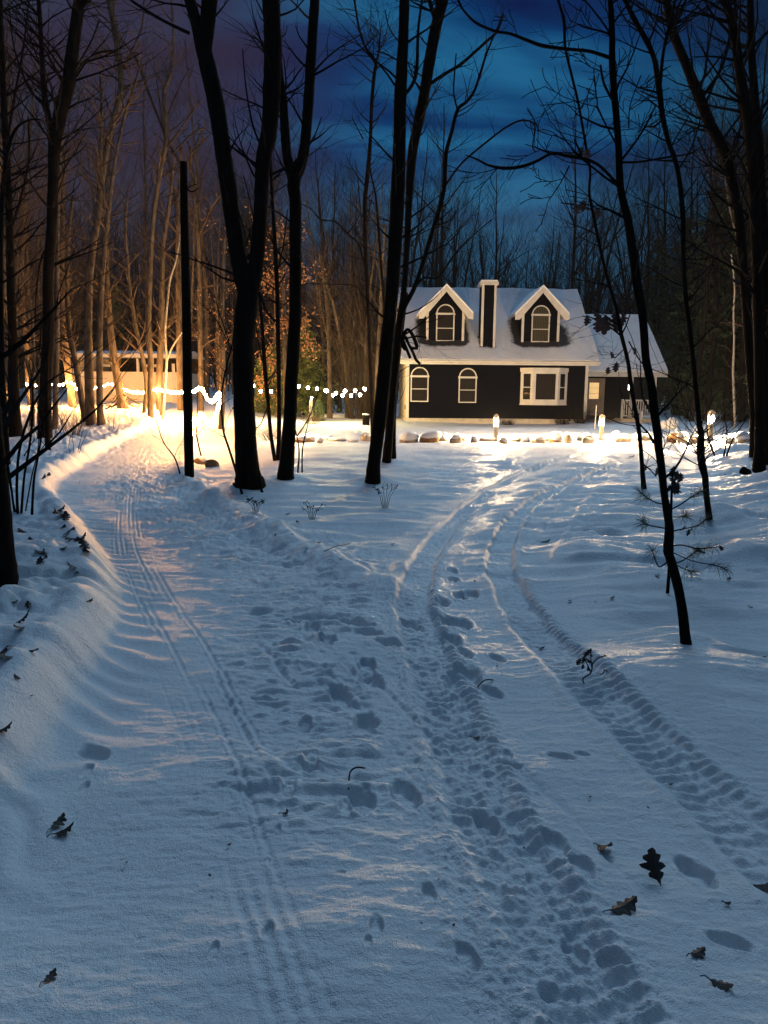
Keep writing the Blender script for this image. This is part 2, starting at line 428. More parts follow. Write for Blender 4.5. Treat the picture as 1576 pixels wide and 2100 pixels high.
def roof_mat():
    m, nt, b = new_mat('snow_dusted_shingles')
    at_ = nt.nodes.new('ShaderNodeAttribute'); at_.attribute_name = 'bare'
    n = add_noise(nt, 5, 5, .65)
    add = nt.nodes.new('ShaderNodeMath'); add.operation = 'ADD'
    nt.links.new(at_.outputs['Fac'], add.inputs[0])
    mul = nt.nodes.new('ShaderNodeMath'); mul.operation = 'MULTIPLY_ADD'
    nt.links.new(n, mul.inputs[0]); mul.inputs[1].default_value = .7; mul.inputs[2].default_value = -.35
    nt.links.new(mul.outputs[0], add.inputs[1])
    nt.links.new(ramp2(nt, add.outputs[0], (.70, .72, .76), (.022, .020, .024), .42, .78), b.inputs['Base Color'])
    b.inputs['Roughness'].default_value = .8
    tc = nt.nodes.new('ShaderNodeTexCoord')
    mp = nt.nodes.new('ShaderNodeMapping'); mp.inputs['Scale'].default_value = (3.2, 0.01, 7.5)
    nt.links.new(tc.outputs['Object'], mp.inputs[0])
    br = nt.nodes.new('ShaderNodeTexBrick'); br.inputs['Scale'].default_value = 1.0
    br.inputs['Mortar Size'].default_value = .04; br.inputs['Color1'].default_value = (1, 1, 1, 1); br.inputs['Color2'].default_value = (.8, .8, .8, 1)
    br.inputs['Brick Width'].default_value = 1; br.inputs['Row Height'].default_value = .9
    sw = nt.nodes.new('ShaderNodeSeparateXYZ'); cb = nt.nodes.new('ShaderNodeCombineXYZ')
    nt.links.new(mp.outputs[0], sw.inputs[0]); nt.links.new(sw.outputs[0], cb.inputs[0]); nt.links.new(sw.outputs[2], cb.inputs[1])
    nt.links.new(cb.outputs[0], br.inputs[0])
    add_bump(nt, b, br.outputs[0], .02, .6)
    return m
M['roof'] = roof_mat()

# ------------------------------------------------------------------ mesh builder
class MB:
    def __init__(s): s.v = []; s.f = []
    def box(s, x0, x1, y0, y1, z0, z1):
        b = len(s.v)
        s.v += [(x0, y0, z0), (x1, y0, z0), (x1, y1, z0), (x0, y1, z0), (x0, y0, z1), (x1, y0, z1), (x1, y1, z1), (x0, y1, z1)]
        s.f += [tuple(b + i for i in q) for q in ((0, 3, 2, 1), (4, 5, 6, 7), (0, 1, 5, 4), (1, 2, 6, 5), (2, 3, 7, 6), (3, 0, 4, 7))]
        return s
    def prism(s, pts, axis, a, b_):
        """extrude a 2D outline; axis 'y': pts are (x,z) from y=a to y=b ; axis 'x': pts are (y,z)"""
        n = len(pts); b = len(s.v)
        for q in (a, b_):
            for p in pts:
                s.v.append((p[0], q, p[1]) if axis == 'y' else (q, p[0], p[1]) if axis == 'x' else (p[0], p[1], q))
        s.f.append(tuple(b + i for i in range(n))); s.f.append(tuple(b + n + i for i in reversed(range(n))))
        for i in range(n):
            j = (i + 1) % n
            s.f.append((b + i, b + n + i, b + n + j, b + j))
        return s
    def strip(s, outer, inner, axis, a, b_):
        """closed band between two outlines of equal length"""
        n = len(outer)
        for i in range(n - 1):
            s.prism([outer[i], outer[i + 1], inner[i + 1], inner[i]], axis, a, b_)
        return s
    def tube(s, pts, rad, sides=6, cap=True, jit=0, rnd=None):
        n = len(pts)
        b = len(s.v)
        prev = None
        for i, p in enumerate(pts):
            t = (pts[min(i + 1, n - 1)] - pts[max(i - 1, 0)])
            if t.length < 1e-9: t = Vector((0, 0, 1))
            t.normalize()
            ref = Vector((1, 0, 0)) if abs(t.x) < .8 else Vector((0, 1, 0))
            if prev is not None: ref = prev
            a1 = (ref - t * ref.dot(t))
            if a1.length < 1e-6: a1 = Vector((0, 1, 0)) - t * t.y
            a1.normalize(); a2 = t.cross(a1); prev = a1
            for k in range(sides):
                an = 2 * math.pi * k / sides
                r = rad[i] * (1 + (rnd.uniform(-jit, jit) if jit else 0))
                q = p + (a1 * math.cos(an) + a2 * math.sin(an)) * r
                s.v.append((q.x, q.y, q.z))
        for i in range(n - 1):
            for k in range(sides):
                k2 = (k + 1) % sides
                s.f.append((b + i * sides + k, b + i * sides + k2, b + (i + 1) * sides + k2, b + (i + 1) * sides + k))
        if cap:
            s.f.append(tuple(b + (n - 1) * sides + k for k in range(sides)))
            s.f.append(tuple(b + k for k in reversed(range(sides))))
        return s
    def ball(s, c, r, seg=8, rings=5, sx=1, sy=1, sz=1, fn=None):
        b = len(s.v)
        for i in range(rings + 1):
            th = math.pi * i / rings
            for k in range(seg):
                ph = 2 * math.pi * k / seg
                d = Vector((math.sin(th) * math.cos(ph), math.sin(th) * math.sin(ph), math.cos(th)))
                q = 1 + (fn(d) if fn else 0)
                s.v.append((c[0] + d.x * r * sx * q, c[1] + d.y * r * sy * q, c[2] + d.z * r * sz * q))
        for i in range(rings):
            for k in range(seg):
                k2 = (k + 1) % seg
                s.f.append((b + i * seg + k, b + (i + 1) * seg + k, b + (i + 1) * seg + k2, b + i * seg + k2))
        return s
    def build(s, name, mat, parent=None, smooth=False, loc=None):
        me = bpy.data.meshes.new(name)
        off = Vector(loc) if loc is not None else Vector((0, 0, 0))
        vs = [(p[0] - off.x, p[1] - off.y, p[2] - off.z) for p in s.v] if loc is not None else s.v
        me.from_pydata(vs, [], s.f)
        me.materials.append(mat)
        if smooth: me.polygons.foreach_set('use_smooth', [True] * len(me.polygons))
        o = bpy.data.objects.new(name, me)
        COL.objects.link(o)
        if parent is not None: o.parent = parent
        if loc is not None and parent is None: o.location = off
        return o
def tag(o, label=None, cat=None, group=None, kind=None):
    if label: o['label'] = label
    if cat: o['category'] = cat
    if group: o['group'] = group
    if kind: o['kind'] = kind
    return o
def empty(name, loc, rz=0):
    o = bpy.data.objects.new(name, None); COL.objects.link(o)
    o.location = loc; o.rotation_euler = (0, 0, rz); o.empty_display_size = .2
    return o
def copy_tree(o, parent=None):
    c = o.copy(); COL.objects.link(c); c.parent = parent
    for ch in list(o.children): copy_tree(ch, c)
    return c

# ------------------------------------------------------------------ snow ground, one sheet to the horizon
def build_ground():
    a_d = np.linspace(R(-32.5), R(32.5), 1000)
    a_s = np.linspace(R(32.5), R(360 - 32.5), 130)[1:-1]
    ang = np.concatenate([a_d, a_s])
    r1 = []
    # rows evenly spaced in the picture up to 60 m, then sparse
    v = np.linspace(2300, 826, 1080)
    dep = np.arctan((v - 1050) / F) + PITCH
    r1 = CAMZ / np.tan(dep)
    r2 = np.geomspace(r1[-1] * 1.02, 900, 46)
    rr = np.concatenate([[0.35, 0.7, 1.0], r1[r1 > 1.2], r2])
    nA, nR = len(ang), len(rr)
    A, RR = np.meshgrid(ang, rr)
    X = RR * np.sin(A); Y = RR * np.cos(A)
    Z = H(X.ravel(), Y.ravel()).reshape(X.shape)
    co = np.stack([X, Y, Z], -1).reshape(-1, 3)
    co = np.concatenate([co, [[0, 0, hz(0, 0)]]])
    i = np.arange(nR - 1)[:, None] * nA; k = np.arange(nA)[None, :]; k2 = (k + 1) % nA
    quads = np.stack([i + k, i + nA + k, i + nA + k2, i + k2], -1).reshape(-1, 4)[:, ::-1]
    tri = np.stack([np.full(nA, nR * nA), np.arange(nA), (np.arange(nA) + 1) % nA], -1)[:, ::-1]
    me = bpy.data.meshes.new('snow_ground')
    nq, nt = len(quads), len(tri)
    me.vertices.add(len(co)); me.vertices.foreach_set('co', co.ravel())
    me.loops.add(nq * 4 + nt * 3)
    me.loops.foreach_set('vertex_index', np.concatenate([quads.ravel(), tri.ravel()]).astype(np.int32))
    me.polygons.add(nq + nt)
    me.polygons.foreach_set('loop_start', np.concatenate([np.arange(nq) * 4, nq * 4 + np.arange(nt) * 3]).astype(np.int32))
    me.polygons.foreach_set('use_smooth', np.ones(nq + nt, bool))
    me.update(calc_edges=True); me.validate()
    me.materials.append(M['snow'])
    o = bpy.data.objects.new('snow_ground', me); COL.objects.link(o)
    o['kind'] = 'structure'
    return o
build_ground()

# ------------------------------------------------------------------ house
HA = R(1.4)
hp = at(834, 864, 36)
HOUSE = empty('house', (hp.x, hp.y, hp.z), HA)
tag(HOUSE, 'dark story-and-a-half house with two arched dormers, white trim and snowy roof', 'house')
W, DEP, EH = 8.45, 8.2, 2.70            # width, depth, wall height
PITCHM = 0.83
def roofz(y): return EH + 0.12 + (y + 0.42) * PITCHM
def laps(mb, x0, x1, z0, z1, y, step=.105, out=-1, axis='x'):
    z = z0
    while z < z1 - .01:
        zt = min(z + step, z1)
        if axis == 'x': mb.prism([(y, z), (y + out * .018, z), (y, zt)], 'x', x0, x1)
        else: mb.prism([(y, z), (y + out * .018, z), (y, zt)], 'y', x0, x1)
        z += step
    return mb
# walls
fw = MB(); fw.box(0, W, 0, .14, .16, EH); laps(fw, 0.08, W - .08, .18, EH - .02, 0)
fw.build('front_wall', M['siding'], HOUSE)
sw_ = MB()
sw_.prism([(.145, .16), (DEP, .16), (DEP, EH), (DEP / 2, EH + (DEP / 2) * PITCHM), (.145, EH)], 'x', 0, .12)
z = .18
while z < EH + 3.2:
    zt = z + .115
    a0 = max(.12, (z - EH) / PITCHM if z > EH else .12)
    a1 = min(DEP - .02, DEP - (z - EH) / PITCHM if z > EH else DEP - .02)
    if a1 > a0 + .1:
        b = len(sw_.v)
        sw_.v += [(0, a0, z), (-.022, a0, z), (0, a0, zt), (0, a1, z), (-.022, a1, z), (0, a1, zt)]
        sw_.f += [(b, b + 1, b + 2), (b + 3, b + 5, b + 4), (b, b + 3, b + 4, b + 1), (b + 1, b + 4, b + 5, b + 2)]
    z = zt
sw_.build('side_wall', M['siding_cream'], HOUSE)
MB().prism([(.145, .16), (DEP, .16), (DEP, EH), (DEP / 2, EH + (DEP / 2) * PITCHM), (.145, EH)], 'x', W - .12, W).build('side_wall', M['siding'], HOUSE)
MB().box(.125, W - .125, DEP - .14, DEP - .003, .16, EH).build('back_wall', M['siding'], HOUSE)
MB().box(-.03, W + .03, -.03, DEP + .03, -.5, .155).build('foundation', M['concrete'], HOUSE)
ct = MB(); ct.box(-.035, .10, -.045, -.002, .16, EH); ct.box(-.035, -.025, -.002, .10, .16, EH); ct.build('corner_trim', M['trim'], HOUSE)
MB().box(W - .10, W + .035, -.045, -.002, .16, EH).build('corner_trim', M['trim'], HOUSE)
ve = MB().box(-.055, -.026, .55, .80, .55, .75); ve.build('dryer_vent', M['metal_dark'], HOUSE)
# main roof (front slope subdivided, with a 'bare' attribute for wind-scoured shingles)
DORM = [(.93, 'pane_black'), (5.43, 'pane_lit')]
DW = 1.74
def bare_main(x, y):
    b = 0
    for dx, _ in DORM:
        if y < 4.0:
            if x < dx: q = (dx - x) / .55; yy = 1
            elif x > dx + DW: q = (x - dx - DW) / (.75 if dx > 3 else .35); yy = 1
            else: q = 0
            low = max(0, .55 - y) / .30
            hi = max(0, y - (1.9 if x < dx or dx < 3 else 1.5)) / .7
            b = max(b, 1.35 - max(q, 0) * .95 - low - hi)
    c = 3.45
    if c - .35 < x < c + .65 + .35 and y < 3:
        q = max(c - x, x - c - .65, 0) / .30
        b = max(b, .75 - q * .8 - max(0, .3 - y) / .2 - max(0, y - 1.0) / .8)
    return max(0, min(1, b))
def slope(name, x0, x1, y0, y1, z0, z1, th, parent, nx=90, ny=50, bare=None, seed=1, mat='roof', lump=.035):
    rnd = random.Random(seed)
    mb = MB(); at_l = []
    nrm = Vector((0, -(z1 - z0), (y1 - y0))); nrm.normalize()
    if nrm.z < 0: nrm = -nrm
    xs = np.linspace(x0, x1, nx + 1); ts = np.linspace(0, 1, ny + 1)
    for j, t in enumerate(ts):
        for i, x in enumerate(xs):
            y = y0 + (y1 - y0) * t; zc = z0 + (z1 - z0) * t
            n = float(vnoise(np.array([x * 1.7]), np.array([t * 5.0]), seed)[0])
            n2 = float(vnoise(np.array([x * 6.0]), np.array([t * 19.0]), seed + 4)[0])
            bb = bare(x, y) if bare else 0
            edge = 0
            o = nrm * (th + lump * n + lump * .4 * n2 - .03 * bb)
            if j == 0: o = o + Vector((0, -.03 * abs(n2) - .02 * n, -.3 * th - .03 * n2))
            mb.v.append((x + o.x, y + o.y, zc + o.z)); at_l.append(bb)
    for j in range(ny):
        for i in range(nx):
            a = j * (nx + 1) + i
            mb.f.append((a, a + 1, a + nx + 2, a + nx + 1))
    # underside and edges
    b = len(mb.v)
    mb.v += [(x0, y0, z0), (x1, y0, z0), (x1, y1, z1), (x0, y1, z1)]
    at_l += [0] * 4
    mb.f.append((b + 3, b + 2, b + 1, b))
    row0 = list(range(nx + 1)); mb.f.append(tuple([b] + [b + 1] + row0[::-1]))
    rowN = [ny * (nx + 1) + i for i in range(nx + 1)]; mb.f.append(tuple([b + 2, b + 3] + rowN))
    c0 = [j * (nx + 1) for j in range(ny + 1)]; mb.f.append(tuple([b + 3, b] + c0))
    c1 = [j * (nx + 1) + nx for j in range(ny + 1)]; mb.f.append(tuple([b + 1, b + 2] + c1[::-1]))
    o = mb.build(name, M[mat], parent)
    at_ = o.data.attributes.new('bare', 'FLOAT', 'POINT')
    at_.data.foreach_set('value', at_l)
    return o
OH = .42
yr = DEP / 2
zr = EH + .10 + (yr + OH) * PITCHM
slope('roof', -.33, W + .42, -OH, yr, EH + .10, zr, .10, HOUSE, bare=bare_main, seed=7)
slope('back_roof', -.33, W + .42, DEP + OH, yr + .002, EH + .10, zr - .003, .09, HOUSE, 8, 6, seed=9)
# eave: fascia, gutter, soffit, rakes
MB().box(-.33, W + .42, -OH - .035, -OH - .001, EH - .07, EH + .10).build('fascia', M['trim'], HOUSE)
MB().box(-.30, W + .40, -OH, -.02, EH - .03, EH - .005).build('soffit', M['trim'], HOUSE)
g = MB().prism([(-OH - .15, EH + .10), (-OH - .13, EH + .02), (-OH - .04, EH + .0), (-OH - .037, EH + .10)], 'x', -.36, W + .45); g.build('gutter', M['trim'], HOUSE)
for xx in (-.36, W + .422):
    MB().prism([(-OH, EH - .05), (-OH, EH + .10), (yr, zr - .003), (yr, zr - .19)], 'x', xx, xx + .028).build('rake_board', M['trim'], HOUSE)
# arched window
def arched(parent, name, x0, w, z0, hrect, y, pane, bar=.48, fr=.055):
    cx = x0 + w / 2; r = w / 2
    def out(rr, zb, n=16):
        p = [(cx + rr, zb), (cx + rr, z0 + hrect)]
        p += [(cx + rr * math.cos(a), z0 + hrect + rr * math.sin(a)) for a in np.linspace(0, math.pi, n)[1:-1]]
        return p + [(cx - rr, z0 + hrect), (cx - rr, zb)]
    fm = MB()
    fm.strip(out(r, z0), out(r - fr, z0), 'y', y - .05, y - .02)
    fm.box(cx - r, cx + r, y - .065, y - .018, z0 - .045, z0)
    fm.box(cx - r - .03, cx + r + .03, y - .062, y - .0195, z0 + hrect - .055, z0 + hrect + .03)
    fm.box(cx - r + fr, cx + r - fr, y - .045, y - .0215, z0 + hrect * bar - .018, z0 + hrect * bar + .018)
    f = fm.build('window_frame', M['trim'], parent)
    pm = MB().prism(out(r - fr * .5, z0 + .005), 'y', y - .032, y - .0225)
    if parent is HOUSE: pm.build('pane', M[pane], f)
    else: pm.build('pane', M[pane], parent)
    return f
arched(HOUSE, 'w', .17, .84, .96, 1.14, 0, 'pane')
arched(HOUSE, 'w', 2.42, .84, .93, 1.14, 0, 'pane')
# bay window
bx0, bx1, bz0, bz1, bp = 5.32, 7.52, .98, 2.52, .40
plan = [(bx0, -.02), (bx0 + .52, -bp), (bx1 - .52, -bp), (bx1, -.02)]
bay = MB()
bay.prism(plan, 'z', bz0 - .12, bz0)
bay.prism([(bx0 - .04, -.022), (bx0 + .49, -bp - .05), (bx1 - .49, -bp - .05), (bx1 + .04, -.022)], 'z', bz1 - .18, bz1 + .0)
bay.prism([(bx0 - .02, -.024), (bx0 + .51, -bp - .02), (bx1 - .51, -bp - .02), (bx1 + .02, -.024)], 'z', bz0 - .17, bz0 - .121)
def seg(mb, p, q, t0, t1, z0, z1, th=.07):
    ax = p[0] + (q[0] - p[0]) * t0; ay = p[1] + (q[1] - p[1]) * t0
    cx = p[0] + (q[0] - p[0]) * t1; cy = p[1] + (q[1] - p[1]) * t1
    L = math.hypot(q[0] - p[0], q[1] - p[1]); nx, ny = -(q[1] - p[1]) / L * th, (q[0] - p[0]) / L * th
    mb.prism([(ax, ay), (cx, cy), (cx + nx, cy + ny), (ax + nx, ay + ny)], 'z', z0, z1)
for a, b_ in ((0, 1), (1, 2), (2, 3)):
    p, q = plan[a], plan[b_]
    wd = .22 if a != 1 else .10
    seg(bay, p, q, 0, wd, bz0, bz1 - .18); seg(bay, p, q, 1 - wd, 1, bz0, bz1 - .18)
    seg(bay, p, q, wd, 1 - wd, bz0, bz0 + .09); seg(bay, p, q, wd, 1 - wd, bz1 - .27, bz1 - .18)
    if a != 1: seg(bay, p, q, wd, 1 - wd, bz0 + .63, bz0 + .67)
bo = bay.build('bay_window', M['trim'], HOUSE)
for a, b_ in ((0, 1), (1, 2), (2, 3)):
    pm = MB(); seg(pm, plan[a], plan[b_], .1, .9, bz0 + .01, bz1 - .19, .035)
    for k, vv in enumerate(pm.v): pm.v[k] = (vv[0], vv[1] + .03, vv[2])
    pm.build('pane', M['pane' if a == 1 else 'pane_black'], bo)
# dormers
for dx, pn in DORM:
    yf = .66
    zb = roofz(yf) - .15
    zt = 5.18; cx = dx + DW / 2
    pk = zt + DW / 2 * .98
    dm = MB()
    dm.prism([(dx, zb), (dx + DW, zb), (dx + DW, zt), (cx, pk), (dx, zt)], 'y', yf, yf + .1)
    zz = zb + .14
    while zz < pk - .1:
        half = DW / 2 if zz < zt else (pk - zz) / .98
        half = min(half, DW / 2) - .02
        dm.prism([(yf, zz), (yf - .018, zz), (yf, zz + .1)], 'x', cx - half, cx + half); zz += .105
    yb = (zt - EH - .10) / PITCHM - OH
    for sx in (dx, dx + DW - .1):
        dm.prism([(yf + .102, zb), (yf + .102, zt), (yb, zt), (yf + .102, zb + .001)], 'x', sx, sx + .1)
    D = dm.build('dormer', M['siding'], HOUSE)
    tr = MB(); tr.box(dx - .03, dx + .085, yf - .042, yf - .019, zb + .05, zt + .05); tr.build('corner_trim', M['trim'], D)
    tr = MB(); tr.box(dx + DW - .085, dx + DW + .03, yf - .042, yf - .019, zb + .05, zt + .05); tr.build('corner_trim', M['trim'], D)
    # rake boards and roof
    ov = .40
    tipz = zt - ov * .98 + .06
    rk = MB()
    for s in (-1, 1):
        pts = [(cx, pk + .20), (cx + s * (DW / 2 + ov), tipz + .12), (cx + s * (DW / 2 + ov), tipz - .12), (cx + s * (DW / 2 + ov) - s * .22, tipz - .10), (cx, pk - .06)]
        if s > 0: pts = pts[::-1]
        rk.prism(pts, 'y', yf - .36, yf - .30)
    rk.build('rake_board', M['trim'], D)
    ybk = (pk + .2 - EH - .1) / PITCHM - OH
    for s in (-1, 1):
        rm = MB()
        xt = cx + s * (DW / 2 + ov)
        n_ = 14
        top0 = [(cx, pk + .215), (xt, tipz + .135)]
        # sheet following down to the main roof (valley)
        ytip = (tipz - EH - .10) / PITCHM - OH + .15
        quad = [(cx, yf - .37, pk + .20), (xt, yf - .37, tipz + .12), (xt, max(ytip, yf + .3), tipz + .12), (cx, min(ybk, yr), pk + .20)]
        up = [(a, b_, c + .09) for a, b_, c in quad]
        b0 = len(rm.v); rm.v += quad + up
        rm.f += [(0, 3, 2, 1), (4, 5, 6, 7), (0, 1, 5, 4), (1, 2, 6, 5), (2, 3, 7, 6), (3, 0, 4, 7)]
        ro = rm.build('dormer_roof', M['snow_cap'], D)
        sf = MB(); q2 = [(a, b_ + .062, c - .012) for a, b_, c in quad]; q3 = [(a, b_, c - .05) for a, b_, c in q2]
        sf.v += q3 + q2; sf.f += [(0, 3, 2, 1), (4, 5, 6, 7), (0, 1, 5, 4), (1, 2, 6, 5), (2, 3, 7, 6), (3, 0, 4, 7)]
        sf.build('soffit', M['trim'], D)
    arched(D, 'w', cx - .43, .86, zb + .22, 1.22, yf, pn, .45)
# chimney
cx0, cx1, cy0, cy1 = 3.46, 4.09, .30, 1.25
ch = MB(); ch.box(cx0, cx1, cy0, cy1, roofz(cy0) - .2, 6.28)
zz = roofz(cy0) + .02
while zz < 6.2:
    ch.prism([(cy0, zz), (cy0 - .016, zz), (cy0, zz + .1)], 'x', cx0 + .07, cx1 - .07); zz += .105
CH = ch.build('chimney', M['siding'], HOUSE)
for xa in (cx0 - .02, cx1 - .08):
    MB().box(xa, xa + .10, cy0 - .035, cy0 - .0015, roofz(cy0) - .1, 6.28).build('corner_trim', M['trim'], CH)
MB().box(cx0 - .02, cx0 - .0015, cy0, cy0 + .09, roofz(cy0) - .1, 6.28).build('corner_trim', M['trim'], CH)
cp = MB(); cp.box(cx0 - .10, cx1 + .10, cy0 - .10, cy1 + .1, 6.28, 6.42); CP = cp.build('chimney_cap', M['trim'], CH)
MB().box(cx0 - .06, cx1 + .06, cy0 - .06, cy1 + .06, 6.42, 6.50).build('cap_snow', M['snow_cap'], CH)
# wing with porch
wx0, wx1, wy0, wd = W + .002, W + 4.1, 2.3, 6.8
WE = 2.28
wmid = wx0 + 2.75
ww = MB(); ww.box(wx0, wmid, wy0, wy0 + .12, .1, WE); laps(ww, wx0 + .01, wmid - .01, .12, WE - .02, wy0); ww.build('wing_wall', M['siding'], HOUSE)
wb = MB(); wb.box(wmid, wx1, wy0 + 1.9, wy0 + 2.0, .1, WE); wb.box(wmid - .12, wmid - .001, wy0 + .121, wy0 + 1.9, .1, WE); wb.box(wx1 - .12, wx1, wy0 + 2.001, wd + 2, .1, WE); wb.build('porch_wall', M['siding'], HOUSE)
wrm = wy0 + (wd) / 2
wz = WE + .12; wzr = wz + (wrm - wy0 + .4) * .80
slope('wing_roof', wx0 + .02, wx1 + .42, wy0 - .4, wrm, wz, wzr, .15, HOUSE, 30, 20, seed=21, mat='snow_cap', lump=.015)
slope('wing_roof', wx0 + .02, wx1 + .42, 2 * wrm - wy0 + .4, wrm + .002, wz, wzr - .003, .12, HOUSE, 6, 4, seed=23, mat='snow_cap')
MB().prism([(wy0, WE + .005), (2 * wrm - wy0, WE + .005), (wrm, wzr - .35)], 'x', wx1 - .11, wx1 - .001).build('gable_wall', M['siding'], HOUSE)
MB().box(wx0 + .02, wx1 + .42, wy0 - .435, wy0 - .401, WE - .09, wz + .02).build('wing_fascia', M['trim'], HOUSE)
MB().box(wx0 + .03, wx1 + .40, wy0 - .40, wy0 - .003, WE - .03, WE - .004).build('wing_soffit', M['trim'], HOUSE)
MB().prism([(wy0 - .4, WE - .06), (wy0 - .4, wz), (wrm, wzr - .003), (wrm, wzr - .19)], 'x', wx1 + .422, wx1 + .448).build('rake_board', M['trim'], HOUSE)
# door
dX = wx0 + .66
df = MB(); df.box(dX - .09, dX, wy0 - .05, wy0 - .019, .28, 2.02); df.box(dX + .80, dX + .90, wy0 - .05, wy0 - .019, .28, 2.02); df.box(dX - .09, dX + .90, wy0 - .05, wy0 - .019, 2.021, 2.11)
M['door'] = simple('dull_taupe_door', (.14, .11, .085), (.19, .15, .12), 4, .6)
df.build('door_frame', M['door'], HOUSE)
do = MB().box(dX + .002, dX + .798, wy0 - .04, wy0 - .019, .28, 2.018).build('door', M['door'], HOUSE)
gl = MB()
for k in range(3):
    gl.box(dX + .13, dX + .60, wy0 - .055, wy0 - .042, 1.10 + k * .27, 1.10 + k * .27 + .255)
gl.build('door_glass', M['door_glow'], do)
MB().ball((dX + .70, wy0 - .08, 1.05), .035).build('handle', M['metal_dark'], do)
# porch deck, posts, railings, glowing gable wedge
MB().box(wmid - .6, wx1 - .05, wy0 - 1.1, wy0 + 1.88, -.05, .16).build('porch_deck', M['wood_post'], HOUSE)
for px in (wmid + .02, wx1 - .16):
    MB().box(px, px + .10, wy0 - .36, wy0 - .26, .165, WE - .032).build('porch_post', M['trim'], HOUSE)
rl = MB()
ra, rb, ry = wmid - .62, wx1 - .25, wy0 - 1.0
rl.box(ra, rb, ry, ry + .09, 1.02, 1.08); rl.box(ra + .1, rb - .1, ry + .02, ry + .07, .27, .32)
for px in (ra, ra + .62, rb - .1): rl.box(px, px + .10, ry - .001, ry + .091, -.2, 1.10)
x = ra + .14
while x < rb - .12:
    rl.box(x, x + .04, ry + .025, ry + .065, .321, 1.019); x += .115
RL = rl.build('railing', M['trim'], HOUSE)
sr_ = MB().prism([(ry + .0, 1.0), (ry - .05, .95), (ry - 1.0, .35), (ry - .95, .30)], 'x', ra + .62, ra + .68)
sr_.box(ra + .60, ra + .70, ry - 1.05, ry - .95, -.2, .55)
sr_.build('stair_rail', M['trim'], HOUSE)
pl = MB(); pl.prism([(wmid + .36, 1.52), (wmid + .78, 1.60), (wmid + .78, 1.74), (wmid + .38, 1.92)], 'y', wy0 + 1.62, wy0 + 1.80)
pl.build('lit_gable_wedge', M['porch'], HOUSE)  # emissive wedge in place of a lit gable end, not a lamp
# snow thrown up at the foot of the wall and low shrubs
def bush(name, label, c, w, h, seed, mat, grp=None, n=70, lean=.5, rr=.006, cat='shrub'):
    rnd = random.Random(seed)
    e = empty(name, c)
    tag(e, label, cat, grp)
    mb = MB()
    for i in range(n):
        a = rnd.uniform(0, 6.28); q = rnd.uniform(0, .25) * w
        p = Vector((math.cos(a) * q, math.sin(a) * q, -.1))
        d = Vector((math.cos(a) * rnd.uniform(.1, lean), math.sin(a) * rnd.uniform(.1, lean), 1)).normalized()
        L = h * rnd.uniform(.55, 1.05)
        pts = [p]
        for k in range(4):
            d = (d + Vector((rnd.gauss(0, .14), rnd.gauss(0, .14), rnd.gauss(0, .05)))).normalized()
            p = p + d * L / 4; pts.append(p)
            if k > 0 and rnd.random() < .8:
                d2 = (d + Vector((rnd.gauss(0, .6), rnd.gauss(0, .6), .2))).normalized()
                mb.tube([p, p + d2 * L * .2, p + d2 * L * .33 + Vector((0, 0, .03))], [rr * .5, rr * .4, rr * .2], 3, False)
        mb.tube(pts, [rr, rr * .9, rr * .7, rr * .5, rr * .25], 3, False)
    mb.build('stems', mat, e)
    return e
for k, (uu, hh, lb) in enumerate([(1155, .55, 'low bare shrub against the house wall under the bay window'), (1190, .9, 'bare shrub at the house corner beside the door'), (1040, .35, 'thin twiggy shrub at the house foundation behind the path lamp')]):
    p = at(uu, 866, 35.3 if k != 1 else 35.6); p.z = hz(p.x, p.y)
    bush('bare_shrub', lb, p, 1.0, hh, 40 + k, M['bark_far'], 'bare shrubs along the house wall', 90, .8, .008)

# ------------------------------------------------------------------ path lamps, stake
def path_lamp(u, vb, h, label, bm='lamp'):
    p = ground_hit(u, vb)
    e = empty('path_lamp', p); tag(e, label, 'lamp', 'lit path lamps along the stone edging')
    po = MB(); po.box(-.055, .055, -.055, .055, -.3, h * .52); po.box(-.07, .07, -.07, .07, h * .52, h * .55)
    po.build('post', M['wood_post'], e)
    fr = MB()
    for sx in (-1, 1):
        for sy in (-1, 1): fr.box(sx * .06 - .008, sx * .06 + .008, sy * .06 - .008, sy * .06 + .008, h * .551, h * .86)
    fr.box(-.068, .068, -.068, .068, h * .551 - .004, h * .551 + .002)
    fr.build('lantern_frame', M['trim'], e)
    MB().ball((0, 0, h * .70), .062, 10, 7, 1, 1, 1.35).build('bulb', M[bm], e, True)
    cp = MB(); cp.prism([(-.085, h * .861), (.085, h * .861), (.06, h * .95), (0, h), (-.06, h * .95)], 'y', -.08, .08); cp.build('lantern_cap', M['wood_post'], e)
    return e
path_lamp(1017, 906, .90, 'lit path lamp in front of the wall between arched windows and bay window')
path_lamp(1233, 902, .84, 'lit path lamp in front of the side door beside thin white stake')
path_lamp(1456, 903, .82, 'lit path lamp farthest from the house, beyond the forked sapling')
path_lamp(600, 905, .60, 'low lit path lamp half hidden behind the dark forked trunk', 'lamp_small')
p = ground_hit(1220, 880); e = MB().tube([Vector((0, 0, -.1)), Vector((.03, 0, .95))], [.022, .022], 8).build('marker_stake', M['trim'], None, loc=None); e.location = p
tag(e, 'thin white marker stake standing in snow before the side door', 'stake')

